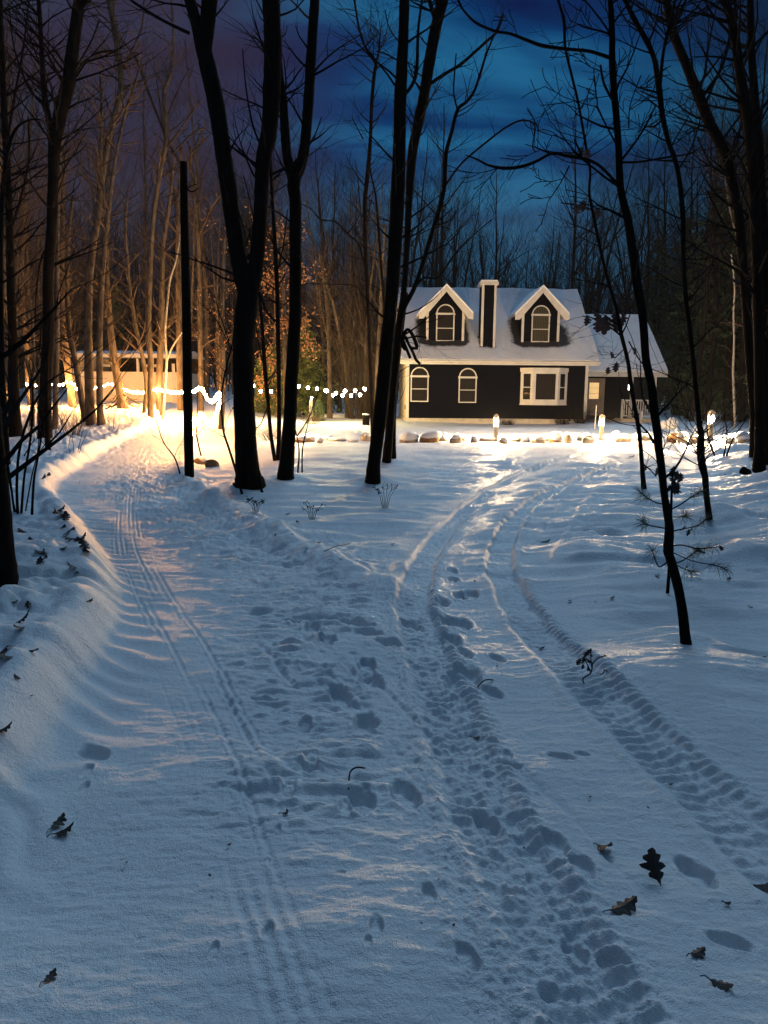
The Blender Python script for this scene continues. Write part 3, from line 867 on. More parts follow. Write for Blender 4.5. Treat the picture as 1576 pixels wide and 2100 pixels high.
# ------------------------------------------------------------------ stones of the edging
def blob_fn(seed, amp):
    r = random.Random(seed)
    ds = [(Vector((r.gauss(0, 1), r.gauss(0, 1), r.gauss(0, 1))).normalized(), r.uniform(-amp, amp)) for _ in range(9)]
    return lambda d: sum(a * max(0, d.dot(q)) ** 2 for q, a in ds)
def stone(u, vb, wpx, hpx, seed, label, mat='stone', grp='snow-capped stones edging the yard', cap=True, name='edging_stone', cat='stone', long=1):
    p = ground_hit(u, vb + 4)
    w = wpx * ppm(p.y) / 2; h = hpx * ppm(p.y)
    e = empty(name, p); tag(e, label, cat, grp)
    fn = blob_fn(seed, .28)
    MB().ball((0, 0, h * .16), 1, 14, 9, w, w * .75, h * .60, fn).build('rock', M[mat], e, True)
    if cap:
        f2 = blob_fn(seed + 50, .2)
        MB().ball((w * .10, w * .10, h * .44), 1, 14, 8, w * 1.02, w * .86, h * .42, lambda d: fn(d) * .8 + f2(d)).build('snow_cap', M['snow_cap'], e, True)
    return e
rs = random.Random(5)
xs_ = 612; k = 0
special = {618: 'rounded brown stone at the left end of the edging', 835: 'wide snow-capped stone just right of the twin dark trunks', 880: 'large brown stone with steep snow cap before the first arched window', 1145: 'tall brown stone of the edging below the bay window'}
for uu, ww_, hh_, lb, mt in [(616, 24, 16, 'rounded brown stone at the left end of the edging', 'rust_stone'), (838, 40, 26, 'pale bulky stone beside the twin dark trunks', 'stone'), (880, 42, 28, 'brown boulder with steep snow cap before first arched window', 'rust_stone'), (1140, 32, 24, 'brown boulder of the edging below the bay window', 'rust_stone'), (1380, 24, 18, 'dark stone of the edging below the big snowballs', 'rust_stone')]:
    stone(uu, 903, ww_, hh_, uu, lb, mt)
for uu in [636, 655, 672, 692, 727, 752, 910, 930, 951, 972, 992, 1038, 1058, 1078, 1100, 1120, 1166, 1186, 1206, 1260, 1282, 1303, 1328, 1350, 1402, 1424, 1500, 1525]:
    stone(uu + rs.uniform(-4, 4), 902 + rs.uniform(-3, 3), rs.choice([16, 22, 30, 44]) * rs.uniform(.85, 1.15), rs.choice([9, 13, 18, 21]), uu, 'small snow-covered stone in the edging row across the yard')
# big snowballs
def snowball(u, vb, wpx, seed, label):
    p = ground_hit(u, vb); r = wpx * ppm(p.y) / 2
    fn = blob_fn(seed, .12)
    o = MB().ball((0, 0, r * .85), r, 20, 12, 1.05, 1, 1, fn).build('snowball', M['snow_cap'], None, True); o.location = p
    tag(o, label, 'snowball', 'rolled snowballs on the yard')
snowball(1379, 880, 24, 3, 'large round rolled snowball at the yard edge beside porch')
snowball(1361, 879, 18, 4, 'taller snow lump leaning against the large rolled snowball')
stone(412, 948, 30, 18, 71, 'mossy left half of the rock pair beside the bare pole', 'rust_stone', 'brown rocks beside the pole', True, 'rock_pair', 'rock')
stone(436, 952, 30, 20, 72, 'rounded brown rock right of its mossy neighbour near the pole', 'rust_stone', 'brown rocks beside the pole', False, 'rock_pair', 'rock')
stone(1528, 968, 22, 20, 73, 'small dark rock at the foot of the thick right trunk', 'bark_dark', None, False, 'rock', 'rock')

# ------------------------------------------------------------------ left outbuilding
ob = at(366, 826, 46); obz = ob.z
OB = empty('outbuilding', (ob.x, 46, obz))
tag(OB, 'long pale outbuilding with dark open band under its roof behind the left trees', 'outbuilding')
OW = 6.2
MB().box(-OW, 0, 0, .15, -.6, 1.80).build('half_wall', M['shed_wall'], OB)
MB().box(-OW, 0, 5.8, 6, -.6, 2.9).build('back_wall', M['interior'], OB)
MB().box(-OW, -OW + .15, .151, 5.8, -.6, 2.75).build('side_wall', M['shed_wall'], OB)
MB().box(-.15, 0, .151, 5.8, -.6, 1.8).build('side_wall', M['shed_wall'], OB)
MB().box(-OW - .3, .35, -.33, -.29, 2.62, 2.86).build('fascia', M['trim'], OB)
slope('roof', -OW - .3, .35, -.29, 3, 2.75, 3.05, .10, OB, 20, 8, seed=31, mat='snow_cap')
slope('roof', -OW - .3, .35, 6.3, 3.002, 2.75, 3.047, .10, OB, 6, 4, seed=33, mat='snow_cap')
for px in (-OW, -4.75, -2.4, -.02):
    MB().box(px, px + .14, -.03, .12, 1.801 if px > -6 and px < -.1 else -.6, 2.62).build('post', M['trim'], OB)
MB().box(-.30, -.12, -.05, -.002, -.5, 2.3).build('downspout', M['trim'], OB)
for px in (-5.2, -2.3):
    MB().box(px, px + .8, 1.2, 1.3, 2.12, 2.28).build('inner_shelf', M['trim'], OB)

# cream resin storage cupboard, stump, ornament, snowy bank near the right string
cb = at(661, 850, 44); cb.z = hz(cb.x, 44) - .02
CB = empty('storage_cupboard', cb); tag(CB, 'pale cream storage cupboard with two doors and curved top, behind the string lights', 'cupboard')
s_ = ppm(44)
MB().prism([(-.39, -.3), (.39, -.3), (.39, 1.02), (.30, 1.12), (-.30, 1.12), (-.39, 1.02)], 'y', 0, .7).build('cabinet', M['resin'], CB)
for sx in (-.36, .012):
    MB().box(sx, sx + .348, -.03, -.002, .06, .88).build('door', M['resin'], CB)
MB().prism([(-.41, .90), (.41, .90), (.41, 1.03), (.31, 1.15), (-.31, 1.15), (-.41, 1.03)], 'y', -.05, -.003).build('lid', M['resin'], CB)
og = at(640, 862, 36); og.z = hz(og.x, 36)
OG = empty('garden_ornament', og); tag(OG, 'slim white cone-shaped garden ornament with a lit bulb on top beside small evergreen', 'ornament')
MB().tube([Vector((0, 0, -.1)), Vector((-.01, 0, .3)), Vector((-.03, 0, .65)), Vector((-.03, 0, .92)), Vector((-.0, 0, 1.02))], [.19, .13, .085, .08, .03], 10).build('cone', M['trim'], OG, True)
MB().ball((.0, 0, 1.08), .045).build('bulb', M['bulb_white'], OG, True)
st = at(751, 868, 32); st.z = hz(st.x, 32)
ST = empty('tree_stump', st); tag(ST, 'dark cut stump with a snow cap behind the twin dark trunks', 'stump')
MB().tube([Vector((0, 0, -.3)), Vector((0, 0, .1)), Vector((.01, 0, .42))], [.17, .15, .145], 12, True, .05, random.Random(3)).build('stump', M['bark_dark'], ST, True)
MB().ball((0, 0, .44), .15, 12, 6, 1, 1, .35).build('snow_cap', M['snow_cap'], ST, True)
for uu, ww_, hh_, lb in [(716, 26, 14, 'snowy lump at the foot of the pale leaning trunk'), (740, 10, 14, 'narrow snow-capped stone left of the stump'), (688, 60, 12, 'broad low snow mound in front of the storage cupboard')]:
    stone(uu, 853, ww_, hh_, uu, lb, 'snow_cap', 'snow lumps by the back trees', False, 'snow_lump', 'snow lump')

# ------------------------------------------------------------------ string lights
def string_lights(label, nodes, spacing, r, mat, sag=.0):
    pts = smooth_poly([at(*n) for n in nodes], 8)
    base = pts[0].copy()
    e = empty('string_lights', base); tag(e, label, 'string lights', 'strings of lights hung in the trees')
    loc = [p - base for p in pts]
    MB().tube(loc, [.006] * len(loc), 4).build('wire', M['wire'], e)
    acc = 0; nxt = 0; n = 0
    proto = MB().ball((0, 0, 0), r, 8, 6, 1, 1, 1.2).build('bulb', M[mat], e, True)
    first = True
    rnd = random.Random(4)
    for a, b in zip(loc[:-1], loc[1:]):
        L = (b - a).length
        while nxt < acc + L:
            p = a + (b - a) * ((nxt - acc) / L) + Vector((rnd.uniform(-.02, .02), rnd.uniform(-.02, .02), -.05 + rnd.uniform(-.03, .03)))
            o = proto if first else proto.copy()
            if not first: COL.objects.link(o)
            first = False
            o.location = p; n += 1
            nxt += spacing
        acc += L
    return n
NB = []
NB.append(string_lights('string of warm lights strung through the left trees before the outbuilding', [(56, 786, 38), (75, 789, 38), (92, 789, 38), (105, 786, 38), (122, 788, 38), (145, 782, 38), (160, 800, 38), (172, 806, 38), (188, 798, 38), (200, 792, 38), (236, 786, 38), (262, 800, 38), (295, 802, 37), (312, 796, 36), (345, 801, 34.5), (378, 802, 32.5), (400, 799, 31), (412, 792, 30)], .20, .048, 'bulb'))
NB.append(string_lights('brightest string of lights zigzagging down to the bare pole', [(414, 793, 29), (424, 812, 27), (436, 820, 26), (450, 804, 24), (450, 824, 23), (443, 846, 22), (432, 868, 20.5), (425, 862, 20), (414, 846, 19), (408, 862, 18), (396, 858, 16.5), (398, 886, 16)], .15, .045, 'bulb_near'))
NB.append(string_lights('string of round white bulbs between the far trees left of the house', [(521, 788, 34), (535, 800, 34), (575, 800, 34), (619, 790, 34), (632, 792, 34), (651, 796, 34), (671, 800, 34), (690, 803, 34), (712, 800, 34), (732, 798, 34), (752, 796, 34)], .42, .060, 'bulb_white'))
NB.append(string_lights('lower string of round bulbs in front of the pale leaning trunk', [(668, 798, 32), (678, 806, 32), (698, 809, 32), (720, 808, 32), (735, 808, 32), (752, 800, 32)], .38, .055, 'bulb_white'))
print('bulbs', NB)

# ------------------------------------------------------------------ trees
def trace(pts, Y, drift=0.0, seed=0):
    """image polyline (u, v, width px) -> smooth 3D path with radii; the depth drifts with distance along it"""
    r = random.Random(seed)
    P = []; n = len(pts); dy = 0; sl = r.uniform(-1, 1) * drift
    for i, (u, v, w) in enumerate(pts):
        if i:
            L = math.hypot(u - pts[i - 1][0], v - pts[i - 1][1]) * ppm(Y)
            dy += L * sl + r.uniform(-.1, .1) * drift * L
        y = Y + dy
        q = at(u, v, y)
        P.append(Vector((q.x, q.y, q.z, w * ppm(y) / 2)))
    P4 = P
    out = []
    for i in range(len(P4) - 1):
        p0 = P4[max(i - 1, 0)]; p1 = P4[i]; p2 = P4[i + 1]; p3 = P4[min(i + 2, len(P4) - 1)]
        n_ = 5
        for k in range(n_):
            t = k / n_
            c = 0.5 * ((2 * p1) + (p2 - p0) * t + (2 * p0 - 5 * p1 + 4 * p2 - p3) * t * t + (3 * p1 - p0 - 3 * p2 + p3) * t ** 3)
            c[3] = p1[3] * (1 - t) + p2[3] * t
            out.append(c)
    out.append(P4[-1])
    return [Vector(p[:3]) for p in out], [max(p[3], .003) for p in out]
def grow(mb, p, d, L, r, depth, rnd, up=.12, spread=.75, sides=4, leaves=None, kids=3):
    pts = [p]; rad = [r]; n = 5
    dd = d.copy()
    for k in range(n):
        dd = (dd + Vector((rnd.gauss(0, .13), rnd.gauss(0, .13), rnd.gauss(0, .08) + up * .4))).normalized()
        p = p + dd * (L / n); pts.append(p); rad.append(r * (1 - .8 * (k + 1) / n))
        if depth > 0 and k >= 1 and k < n:
            for _ in range(1 if rnd.random() < kids / 4 else 0):
                side = Vector((rnd.gauss(0, 1), rnd.gauss(0, 1), rnd.gauss(0, .5)))
                side = (side - dd * side.dot(dd)).normalized()
                grow(mb, p, (dd + side * spread * rnd.uniform(.6, 1.2)).normalized(), L * rnd.uniform(.4, .65), rad[-1] * .62, depth - 1, rnd, up, spread, 3, leaves, kids)
    mb.tube(pts, [max(q, .0025) for q in rad], sides, False)
    if leaves is not None and depth == 0:
        leaves.append(pts[-1]); leaves.append(pts[-3])
def sprout(mb, path, rad, n, rnd, Lmul=1.0, depth=1, t0=.25, leaves=None, up=.15, thick=.45):
    m = len(path)
    for _ in range(n):
        i = min(m - 2, int(m * (t0 + (1 - t0) * rnd.random())))
        t = (path[i + 1] - path[i]).normalized()
        side = Vector((rnd.gauss(0, 1), rnd.gauss(0, 1), rnd.gauss(0, .4)))
        side = (side - t * side.dot(t)).normalized()
        L = Lmul * rnd.uniform(.5, 1.3)
        grow(mb, path[i], (t * .6 + side).normalized(), L, min(rad[i] * thick, .02 * Lmul + .004), depth, rnd, up, .8, 3, leaves)
def leafquad(mb, p, s, rnd):
    a = Vector((rnd.gauss(0, 1), rnd.gauss(0, 1), rnd.gauss(0, 1))).normalized()
    b = a.cross(Vector((rnd.gauss(0, 1), rnd.gauss(0, 1), rnd.gauss(0, 1)))).normalized()
    k = len(mb.v)
    c = a.cross(b) * s * .18
    for q in (p, p + a * s * .5 + b * s * .28 + c, p + a * s, p + a * s * .5 - b * s * .28 + c): mb.v.append(tuple(q))
    mb.f += [(k, k + 1, k + 2), (k, k + 2, k + 3)]
TREES = []
def tree(label, base, stems, branches=(), name='bare_tree', Y=None, bark='bark_dark', tw='twig_dark', ntw=26, twL=1.0, ext=5.0, seed=1, drift=.0, bdrift=.5, sides=10, tdepth=1, t0=.3, group=None, leaves=None, lsize=.1, cat='tree', nleaf=3):
    """base = (u, v) of the foot in the photo; gives the depth unless Y is set"""
    rnd = random.Random(seed * 7 + 1)
    if Y is None:
        g_ = ground_hit(*base); Y = g_.y
    foot = at(base[0], base[1], Y)
    foot.z = hz(foot.x, Y)
    e = empty(name, foot); tag(e, label, cat, group)
    tb = MB(); cbm = MB(); lp = [] if leaves else None
    for si, st_ in enumerate(stems):
        path, rad = trace(st_, Y, drift, seed + si)
        if si == 0:
            path[0] = Vector((path[0].x, path[0].y, min(path[0].z, foot.z + .02)))
            # flare and root into the snow
            path = [path[0] - Vector((0, 0, .35))] + path
            rad = [rad[0] * 1.25] + rad
        if ext and (st_[-1][1] < 30 or st_[-1][0] < -5):
            d = (path[-1] - path[-4]).normalized(); q = path[-1]; rr_ = rad[-1]
            for k in range(6):
                d = (d + Vector((rnd.gauss(0, .06), rnd.gauss(0, .06), .04))).normalized()
                q = q + d * ext / 6; path.append(q); rad.append(rr_ * (1 - .14 * (k + 1)))
        # resample for an uneven outline
        tb.tube([p - foot for p in path], rad, sides, True, .05, rnd)
        sprout(cbm, [p - foot for p in path], rad, ntw, rnd, twL, tdepth, t0, lp)
    for bi, br_ in enumerate(branches):
        path, rad = trace(br_, Y, bdrift, seed * 3 + bi)
        loc = [p - foot for p in path]
        cbm.tube(loc, rad, 6, True, .04, rnd)
        sprout(cbm, loc, rad, max(3, ntw // 4), rnd, twL * .55, tdepth, .15, lp, .05)
    tb.build('trunk', M[bark], e, True)
    cbm.build('crown', M[tw], e)
    if leaves:
        lm = MB()
        for q in lp:
            for _ in range(nleaf):
                leafquad(lm, q + Vector((rnd.gauss(0, .12), rnd.gauss(0, .12), rnd.gauss(0, .12))), lsize * rnd.uniform(.7, 1.2), rnd)
        lm.build('leaves', M[leaves], e)
    TREES.append(e)
    return e

tree('thick dark tree with two big stems parting in a V, left of centre', (512, 990),
     [[(512, 990, 66), (508, 965, 50), (504, 900, 44), (500, 800, 42), (500, 700, 42), (505, 640, 44), (508, 600, 42), (495, 560, 34), (484, 495, 32), (468, 381, 32), (457, 305, 32), (446, 228, 32), (430, 152, 32), (418, 100, 30), (404, 50, 22), (390, 0, 21)],
      [(510, 612, 34), (524, 556, 30), (533, 457, 27), (537, 381, 27), (541, 324, 30), (553, 267, 31), (558, 190, 35), (560, 114, 34), (558, 38, 33), (556, 0, 34)],
      [(420, 112, 24), (426, 50, 28), (430, 0, 30)]],
     [[(388, 68, 7), (350, 50, 6), (310, 28, 6), (268, 0, 5)], [(545, 320, 5), (520, 260, 4), (505, 180, 3), (498, 100, 2)], [(470, 400, 4), (492, 440, 3), (505, 490, 2)], [(530, 500, 3), (515, 420, 2), (500, 360, 2)], [(532, 600, 5), (548, 640, 4), (565, 660, 3)]], ntw=14, seed=2, sides=14)
tree('dark tree forking high into two thin stems, right of the big V tree', (586, 980),
     [[(586, 980, 36), (590, 930, 30), (595, 850, 27), (599, 760, 26), (606, 634, 25), (606, 507, 24), (606, 412, 24), (603, 374, 26), (619, 333, 21), (627, 285, 20), (632, 222, 20), (636, 159, 20), (641, 79, 19), (646, 0, 18)],
      [(603, 378, 20), (589, 317, 19), (584, 254, 18), (581, 206, 16), (575, 159, 14), (570, 100, 13), (566, 0, 12)]],
     [[(600, 340, 4), (640, 290, 3), (660, 240, 2)]], ntw=14, seed=3)
tree('slim dark sapling standing just left of the forked trunk', (563, 945),
     [[(564, 945, 8), (555, 884, 8), (550, 823, 8), (544, 762, 9), (540, 701, 8), (536, 640, 7), (528, 590, 5), (520, 540, 4), (512, 470, 3)]], [[(550, 830, 3), (535, 870, 2), (520, 880, 2)], [(543, 760, 3), (530, 700, 2), (525, 660, 2)]], ntw=16, twL=.7, seed=4, sides=7)
tree('slender upright dark stem touching the forked trunk', (571, 944),
     [[(571, 944, 10), (573, 853, 9), (572, 762, 9), (570, 640, 9), (568, 571, 9), (563, 476, 8), (557, 381, 6), (556, 333, 5), (555, 250, 4), (550, 170, 3)]], [[(560, 370, 4), (584, 346, 4), (600, 335, 3)], [(569, 560, 3), (582, 500, 3), (590, 430, 2)]], ntw=16, twL=.9, seed=5, sides=7)
tree('slender tree with a small high fork, left of the twin dark trunks', (765, 895),
     [[(765, 895, 9), (763, 850, 8), (762, 792, 8), (759, 731, 8), (756, 640, 8), (751, 539, 8), (749, 476, 8), (749, 412, 9), (755, 349, 9), (760, 285, 7), (763, 206, 7), (768, 152, 7), (771, 130, 7), (754, 105, 5), (738, 63, 4), (727, 0, 4)], [(771, 132, 4), (778, 98, 3), (781, 60, 2)]],
     [[(752, 645, 3), (740, 600, 3), (727, 586, 3), (690, 583, 2), (620, 582, 2)], [(752, 570, 4), (747, 540, 4), (735, 500, 4), (714, 480, 4), (688, 455, 3), (658, 450, 3), (640, 430, 2), (618, 418, 2)], [(745, 285, 3), (733, 262, 2), (722, 240, 2)], [(712, 480, 3), (728, 460, 2), (738, 440, 2)]], ntw=34, twL=1.3, seed=6, sides=7)
tree('very thin stem rising between the slender tree and the twin trunks', (797, 905),
     [[(797, 905, 5), (795, 800, 5), (793, 700, 5), (789, 634, 5), (782, 539, 5), (776, 460, 5), (770, 396, 4), (760, 350, 3), (757, 300, 2)]], ntw=24, twL=1.2, seed=7, sides=6)
tree('front one of the twin dark trunks leaning right beside the house', (765, 988),
     [[(765, 988, 34), (768, 945, 27), (776, 884, 28), (786, 792, 28), (791, 731, 28), (797, 670, 26), (804, 603, 27), (812, 476, 28), (817, 381, 28), (820, 285, 25), (822, 190, 24), (827, 95, 20), (830, 0, 19)]],
     [[(826, 200, 7), (845, 175, 7), (855, 143, 7), (858, 63, 5), (866, 0, 4)], [(818, 125, 3), (790, 110, 3), (770, 105, 2)], [(822, 90, 3), (800, 60, 2), (790, 20, 2)]], ntw=18, seed=8, sides=12)
def curls(e):
    pass
t5 = tree('rear twin trunk splitting into long curved stems in front of the house', (795, 948),
     [[(793, 948, 20), (799, 884, 17), (806, 792, 18), (814, 716, 18), (818, 670, 14), (828, 603, 12), (835, 507, 12), (839, 412, 14), (846, 317, 19), (858, 254, 20), (871, 190, 20), (881, 127, 22), (893, 63, 21), (908, 0, 22)],
      [(813, 722, 13), (826, 640, 11), (849, 593, 9), (868, 539, 9), (887, 476, 9), (903, 422, 9), (912, 381, 8), (915, 317, 8), (927, 270, 7), (939, 225, 7), (957, 209, 6), (973, 187, 5), (985, 152, 5), (998, 111, 4), (1015, 69, 3)],
      [(896, 50, 9), (888, 25, 8), (881, 0, 8)]],
     [[(884, 171, 8), (912, 152, 7), (944, 133, 7), (976, 105, 6), (998, 85, 6), (1020, 64, 5), (1033, 26, 3)], [(912, 383, 5), (938, 346, 4), (960, 323, 4), (1000, 290, 4), (1037, 262, 4), (1071, 247, 4), (1097, 257, 3), (1093, 300, 3), (1100, 312, 2)], [(939, 226, 4), (931, 190, 3), (933, 146, 3), (936, 110, 2)],
      [(849, 595, 5), (870, 570, 4), (900, 568, 3), (935, 520, 3), (985, 470, 2), (1010, 450, 2)], [(842, 505, 3), (862, 480, 2), (900, 465, 2), (925, 470, 2)], [(818, 700, 4), (850, 690, 4), (875, 692, 3)]], ntw=22, seed=9, sides=10)
cm = MB(); f5 = Vector(t5.location)
for pts in ([(822, 700, 8), (830, 682, 8), (838, 676, 9), (848, 690, 10), (856, 712, 10)], [(822, 705, 7), (832, 690, 7), (842, 712, 8), (858, 714, 9)], [(826, 695, 7), (834, 715, 8), (842, 735, 8)], [(830, 690, 6), (846, 720, 8), (854, 738, 8), (862, 746, 7)], [(824, 690, 6), (826, 710, 7), (832, 718, 6)]):
    pa, ra_ = trace(pts, t5.location.y - .1, .3, len(cm.v)); cm.tube([q - f5 for q in pa], [r_ * .75 for r_ in ra_], 6)
cm.build('curled_vine', M['bark_dark'], t5, True)
tree('small dark stem close behind the twin trunks', (808, 940),
     [[(808, 940, 11), (808, 880, 9), (812, 800, 8), (818, 740, 7), (828, 660, 5), (836, 600, 3)]], ntw=8, twL=.5, seed=10, sides=7)
# right hand trees
t7 = tree('nearest leaning dark sapling trunk on the right, foot in open snow', (1407, 1320),
     [[(1407, 1320, 25), (1405, 1300, 22), (1399, 1247, 20), (1387, 1187, 20), (1374, 1142, 19), (1371, 1127, 21), (1373, 1081, 18), (1364, 1021, 15), (1357, 960, 16), (1351, 915, 17), (1349, 890, 17), (1341, 835, 18), (1336, 790, 17), (1325, 735, 16), (1319, 654, 16), (1308, 590, 18), (1301, 536, 18), (1288, 450, 16), (1273, 386, 14), (1269, 300, 13), (1262, 214, 13), (1256, 129, 13), (1256, 64, 11), (1252, 0, 10)]],
     [[(1272, 384, 8), (1247, 356, 6), (1226, 337, 6), (1200, 326, 7), (1166, 320, 7), (1132, 315, 6), (1102, 330, 6), (1072, 341, 7), (1037, 345, 7), (1003, 339, 5), (977, 326, 4), (955, 318, 2)],
      [(1272, 332, 5), (1303, 292, 4), (1325, 257, 4), (1346, 214, 3)], [(1273, 333, 5), (1312, 332, 4), (1372, 322, 4), (1415, 315, 3), (1445, 296, 2)], [(1256, 204, 6), (1239, 171, 5), (1232, 133, 4)],
      [(1250, 118, 7), (1209, 105, 6), (1166, 101, 6), (1114, 94, 7), (1080, 82, 6), (1046, 69, 5), (1016, 64, 5), (977, 47, 5), (951, 21, 4), (939, 0, 3)], [(1256, 75, 4), (1240, 66, 4), (1200, 56, 3), (1185, 50, 2)], [(1267, 300, 4), (1245, 260, 3), (1228, 225, 4), (1224, 218, 5)],
      [(1195, 325, 4), (1185, 300, 4), (1178, 285, 3)], [(1132, 316, 4), (1105, 305, 3), (1096, 300, 2)], [(1168, 340, 3), (1150, 375, 2), (1128, 408, 2)], [(1290, 262, 3), (1293, 215, 2), (1315, 155, 2)]], ntw=16, twL=.45, seed=11, sides=12, ext=2.5, bdrift=.35)
t8 = tree('thin crooked dark sapling in front of the porch with oak leaves hanging on it', (1321, 1002),
     [[(1321, 1002, 12), (1317, 954, 9), (1313, 903, 9), (1308, 866, 9), (1301, 828, 9), (1293, 778, 9), (1288, 740, 8), (1275, 687, 8), (1265, 635, 7), (1243, 558, 6), (1228, 493, 6), (1217, 438, 6), (1209, 395, 5), (1211, 352, 5), (1205, 317, 6), (1198, 275, 5), (1187, 214, 5), (1175, 163, 5), (1160, 99, 5), (1157, 43, 6), (1145, 0, 5)]],
     [[(1276, 690, 4), (1250, 670, 3), (1225, 655, 3), (1195, 648, 2)], [(1214, 430, 3), (1180, 420, 3), (1150, 416, 2)], [(1281, 715, 2), (1262, 733, 2), (1255, 728, 2)], [(1290, 700, 3), (1310, 735, 3), (1330, 760, 3)], [(1317, 950, 3), (1330, 960, 3), (1345, 975, 2)]], ntw=26, twL=.8, seed=12, sides=8)
# dead oak leaves hanging on it
lo = MB(); f8 = Vector(t8.location)
def oak_leaf(mb, p, L, droop, rnd, face):
    """lobed leaf hanging from p along 'droop' (unit), width axis 'face'"""
    prof = [(0, .03), (.10, .08), (.18, .26), (.26, .30), (.33, .15), (.43, .40), (.52, .44), (.58, .20), (.68, .36), (.76, .34), (.82, .15), (.92, .16), (1, .01)]
    nrm = droop.cross(face).normalized()
    b = len(mb.v); n = len(prof)
    for t, w in prof:
        mid = p + droop * L * t + nrm * L * .10 * math.sin(t * 3)
        for s in (-1, 0, 1):
            q = mid + face * (L * w * s * rnd.uniform(.75, 1.0)) + nrm * (abs(s) * L * w * .35)
            mb.v.append(tuple(q))
    for i in range(n - 1):
        for s in range(2):
            a = b + i * 3 + s
            mb.f.append((a, a + 1, a + 4, a + 3))
rnd = random.Random(8)
for u_, v_, L_ in ((1222, 640, 38), (1232, 648, 34), (1243, 645, 42), (1262, 640, 40), (1270, 650, 32), (1278, 640, 26), (1204, 645, 24), (1252, 720, 16), (1266, 742, 22), (1300, 712, 16), (1248, 752, 16), (1347, 958, 20), (1323, 953, 14), (1192, 300, 22), (1205, 305, 24), (1180, 415, 26), (1198, 410, 26), (1222, 425, 24)):
    p_ = at(u_, v_, t8.location.y + rnd.uniform(-.2, .2)) - f8
    oak_leaf(lo, p_, L_ * ppm(12.4) * .95, Vector((rnd.uniform(-.25, .25), rnd.uniform(-.2, .2), -1)).normalized(), rnd, Vector((1, rnd.uniform(-.6, .6), 0)).normalized())
lo.build('leaves', M['leaf_red'], t8)
tree('dark sapling with a doubled foot left of the far right trunks', (1456, 1066),
     [[(1456, 1068, 14), (1450, 1021, 12), (1446, 975, 13), (1441, 939, 11), (1439, 891, 12), (1434, 860, 10), (1426, 780, 9), (1418, 700, 9), (1408, 620, 9), (1402, 536, 9), (1400, 429, 10), (1389, 343, 9), (1372, 292, 9), (1359, 236, 10), (1352, 180, 12), (1342, 120, 9), (1325, 81, 10), (1303, 43, 9), (1282, 0, 8)],
      [(1446, 985, 6), (1435, 955, 5), (1432, 918, 5), (1436, 880, 5)], [(1354, 178, 7), (1361, 107, 6), (1373, 55, 7), (1385, 0, 6)]],
     [[(1360, 245, 5), (1340, 260, 4), (1325, 257, 3)], [(1390, 350, 4), (1420, 300, 3), (1440, 230, 2)], [(1402, 440, 3), (1430, 400, 2), (1450, 350, 2)]], ntw=30, twL=.8, seed=13, sides=9)
tree('long dark trunk curving up to the left at the right edge of the woods', (1549, 908),
     [[(1552, 945, 34), (1550, 908, 24), (1548, 850, 19), (1540, 760, 18), (1532, 640, 18), (1522, 515, 18), (1513, 429, 18), (1500, 365, 20), (1488, 317, 20), (1458, 257, 20), (1432, 193, 20), (1406, 129, 17), (1380, 64, 16), (1367, 0, 14)]],
     [[(1440, 200, 7), (1480, 140, 6), (1500, 60, 5), (1510, 0, 4)], [(1500, 365, 6), (1460, 340, 4), (1430, 280, 3)], [(1520, 515, 5), (1480, 450, 4), (1450, 390, 3)]], ntw=44, twL=1.4, seed=14, sides=10, Y=15.5)
tree('thick dark trunk with a rock at its foot near the right edge', (1557, 968),
     [[(1557, 968, 30), (1558, 920, 20), (1558, 850, 19), (1556, 650, 20), (1550, 450, 20), (1539, 279, 20), (1522, 172, 18), (1505, 64, 16), (1487, 0, 14)]],
     [[(1545, 400, 6), (1520, 330, 5), (1490, 290, 3)], [(1556, 600, 5), (1530, 560, 4), (1505, 540, 3)]], ntw=40, twL=1.4, seed=15, sides=10)
tree('rightmost dark trunk cut by the right edge of the photo', (1580, 935),
     [[(1580, 935, 30), (1575, 800, 24), (1572, 700, 22), (1566, 500, 20), (1556, 300, 18), (1543, 129, 14), (1539, 0, 12)]], [[(1550, 220, 6), (1520, 170, 4), (1480, 150, 3)]], ntw=40, twL=1.3, seed=16, sides=10, Y=14.5)
tree('pale slender birch-like stem lit in the dark woods at right', (1508, 868),
     [[(1508, 870, 5), (1506, 820, 5), (1504, 760, 5), (1506, 700, 4), (1505, 640, 4), (1507, 590, 3), (1500, 520, 3)]], [[(1503, 724, 2), (1490, 712, 2), (1478, 708, 1)]], bark='bark_pale', tw='twig_grey', ntw=10, twL=1.2, seed=17, sides=6, Y=33)
tree('pale crooked stem in front of the rightmost trunks', (1545, 860),
     [[(1540, 872, 5), (1545, 760, 5), (1552, 710, 6), (1545, 660, 5), (1538, 610, 4), (1528, 560, 4), (1515, 500, 4), (1500, 440, 4), (1490, 380, 3), (1484, 330, 3)]], bark='bark_grey', tw='twig_grey', ntw=12, twL=1, seed=18, sides=6, Y=24)
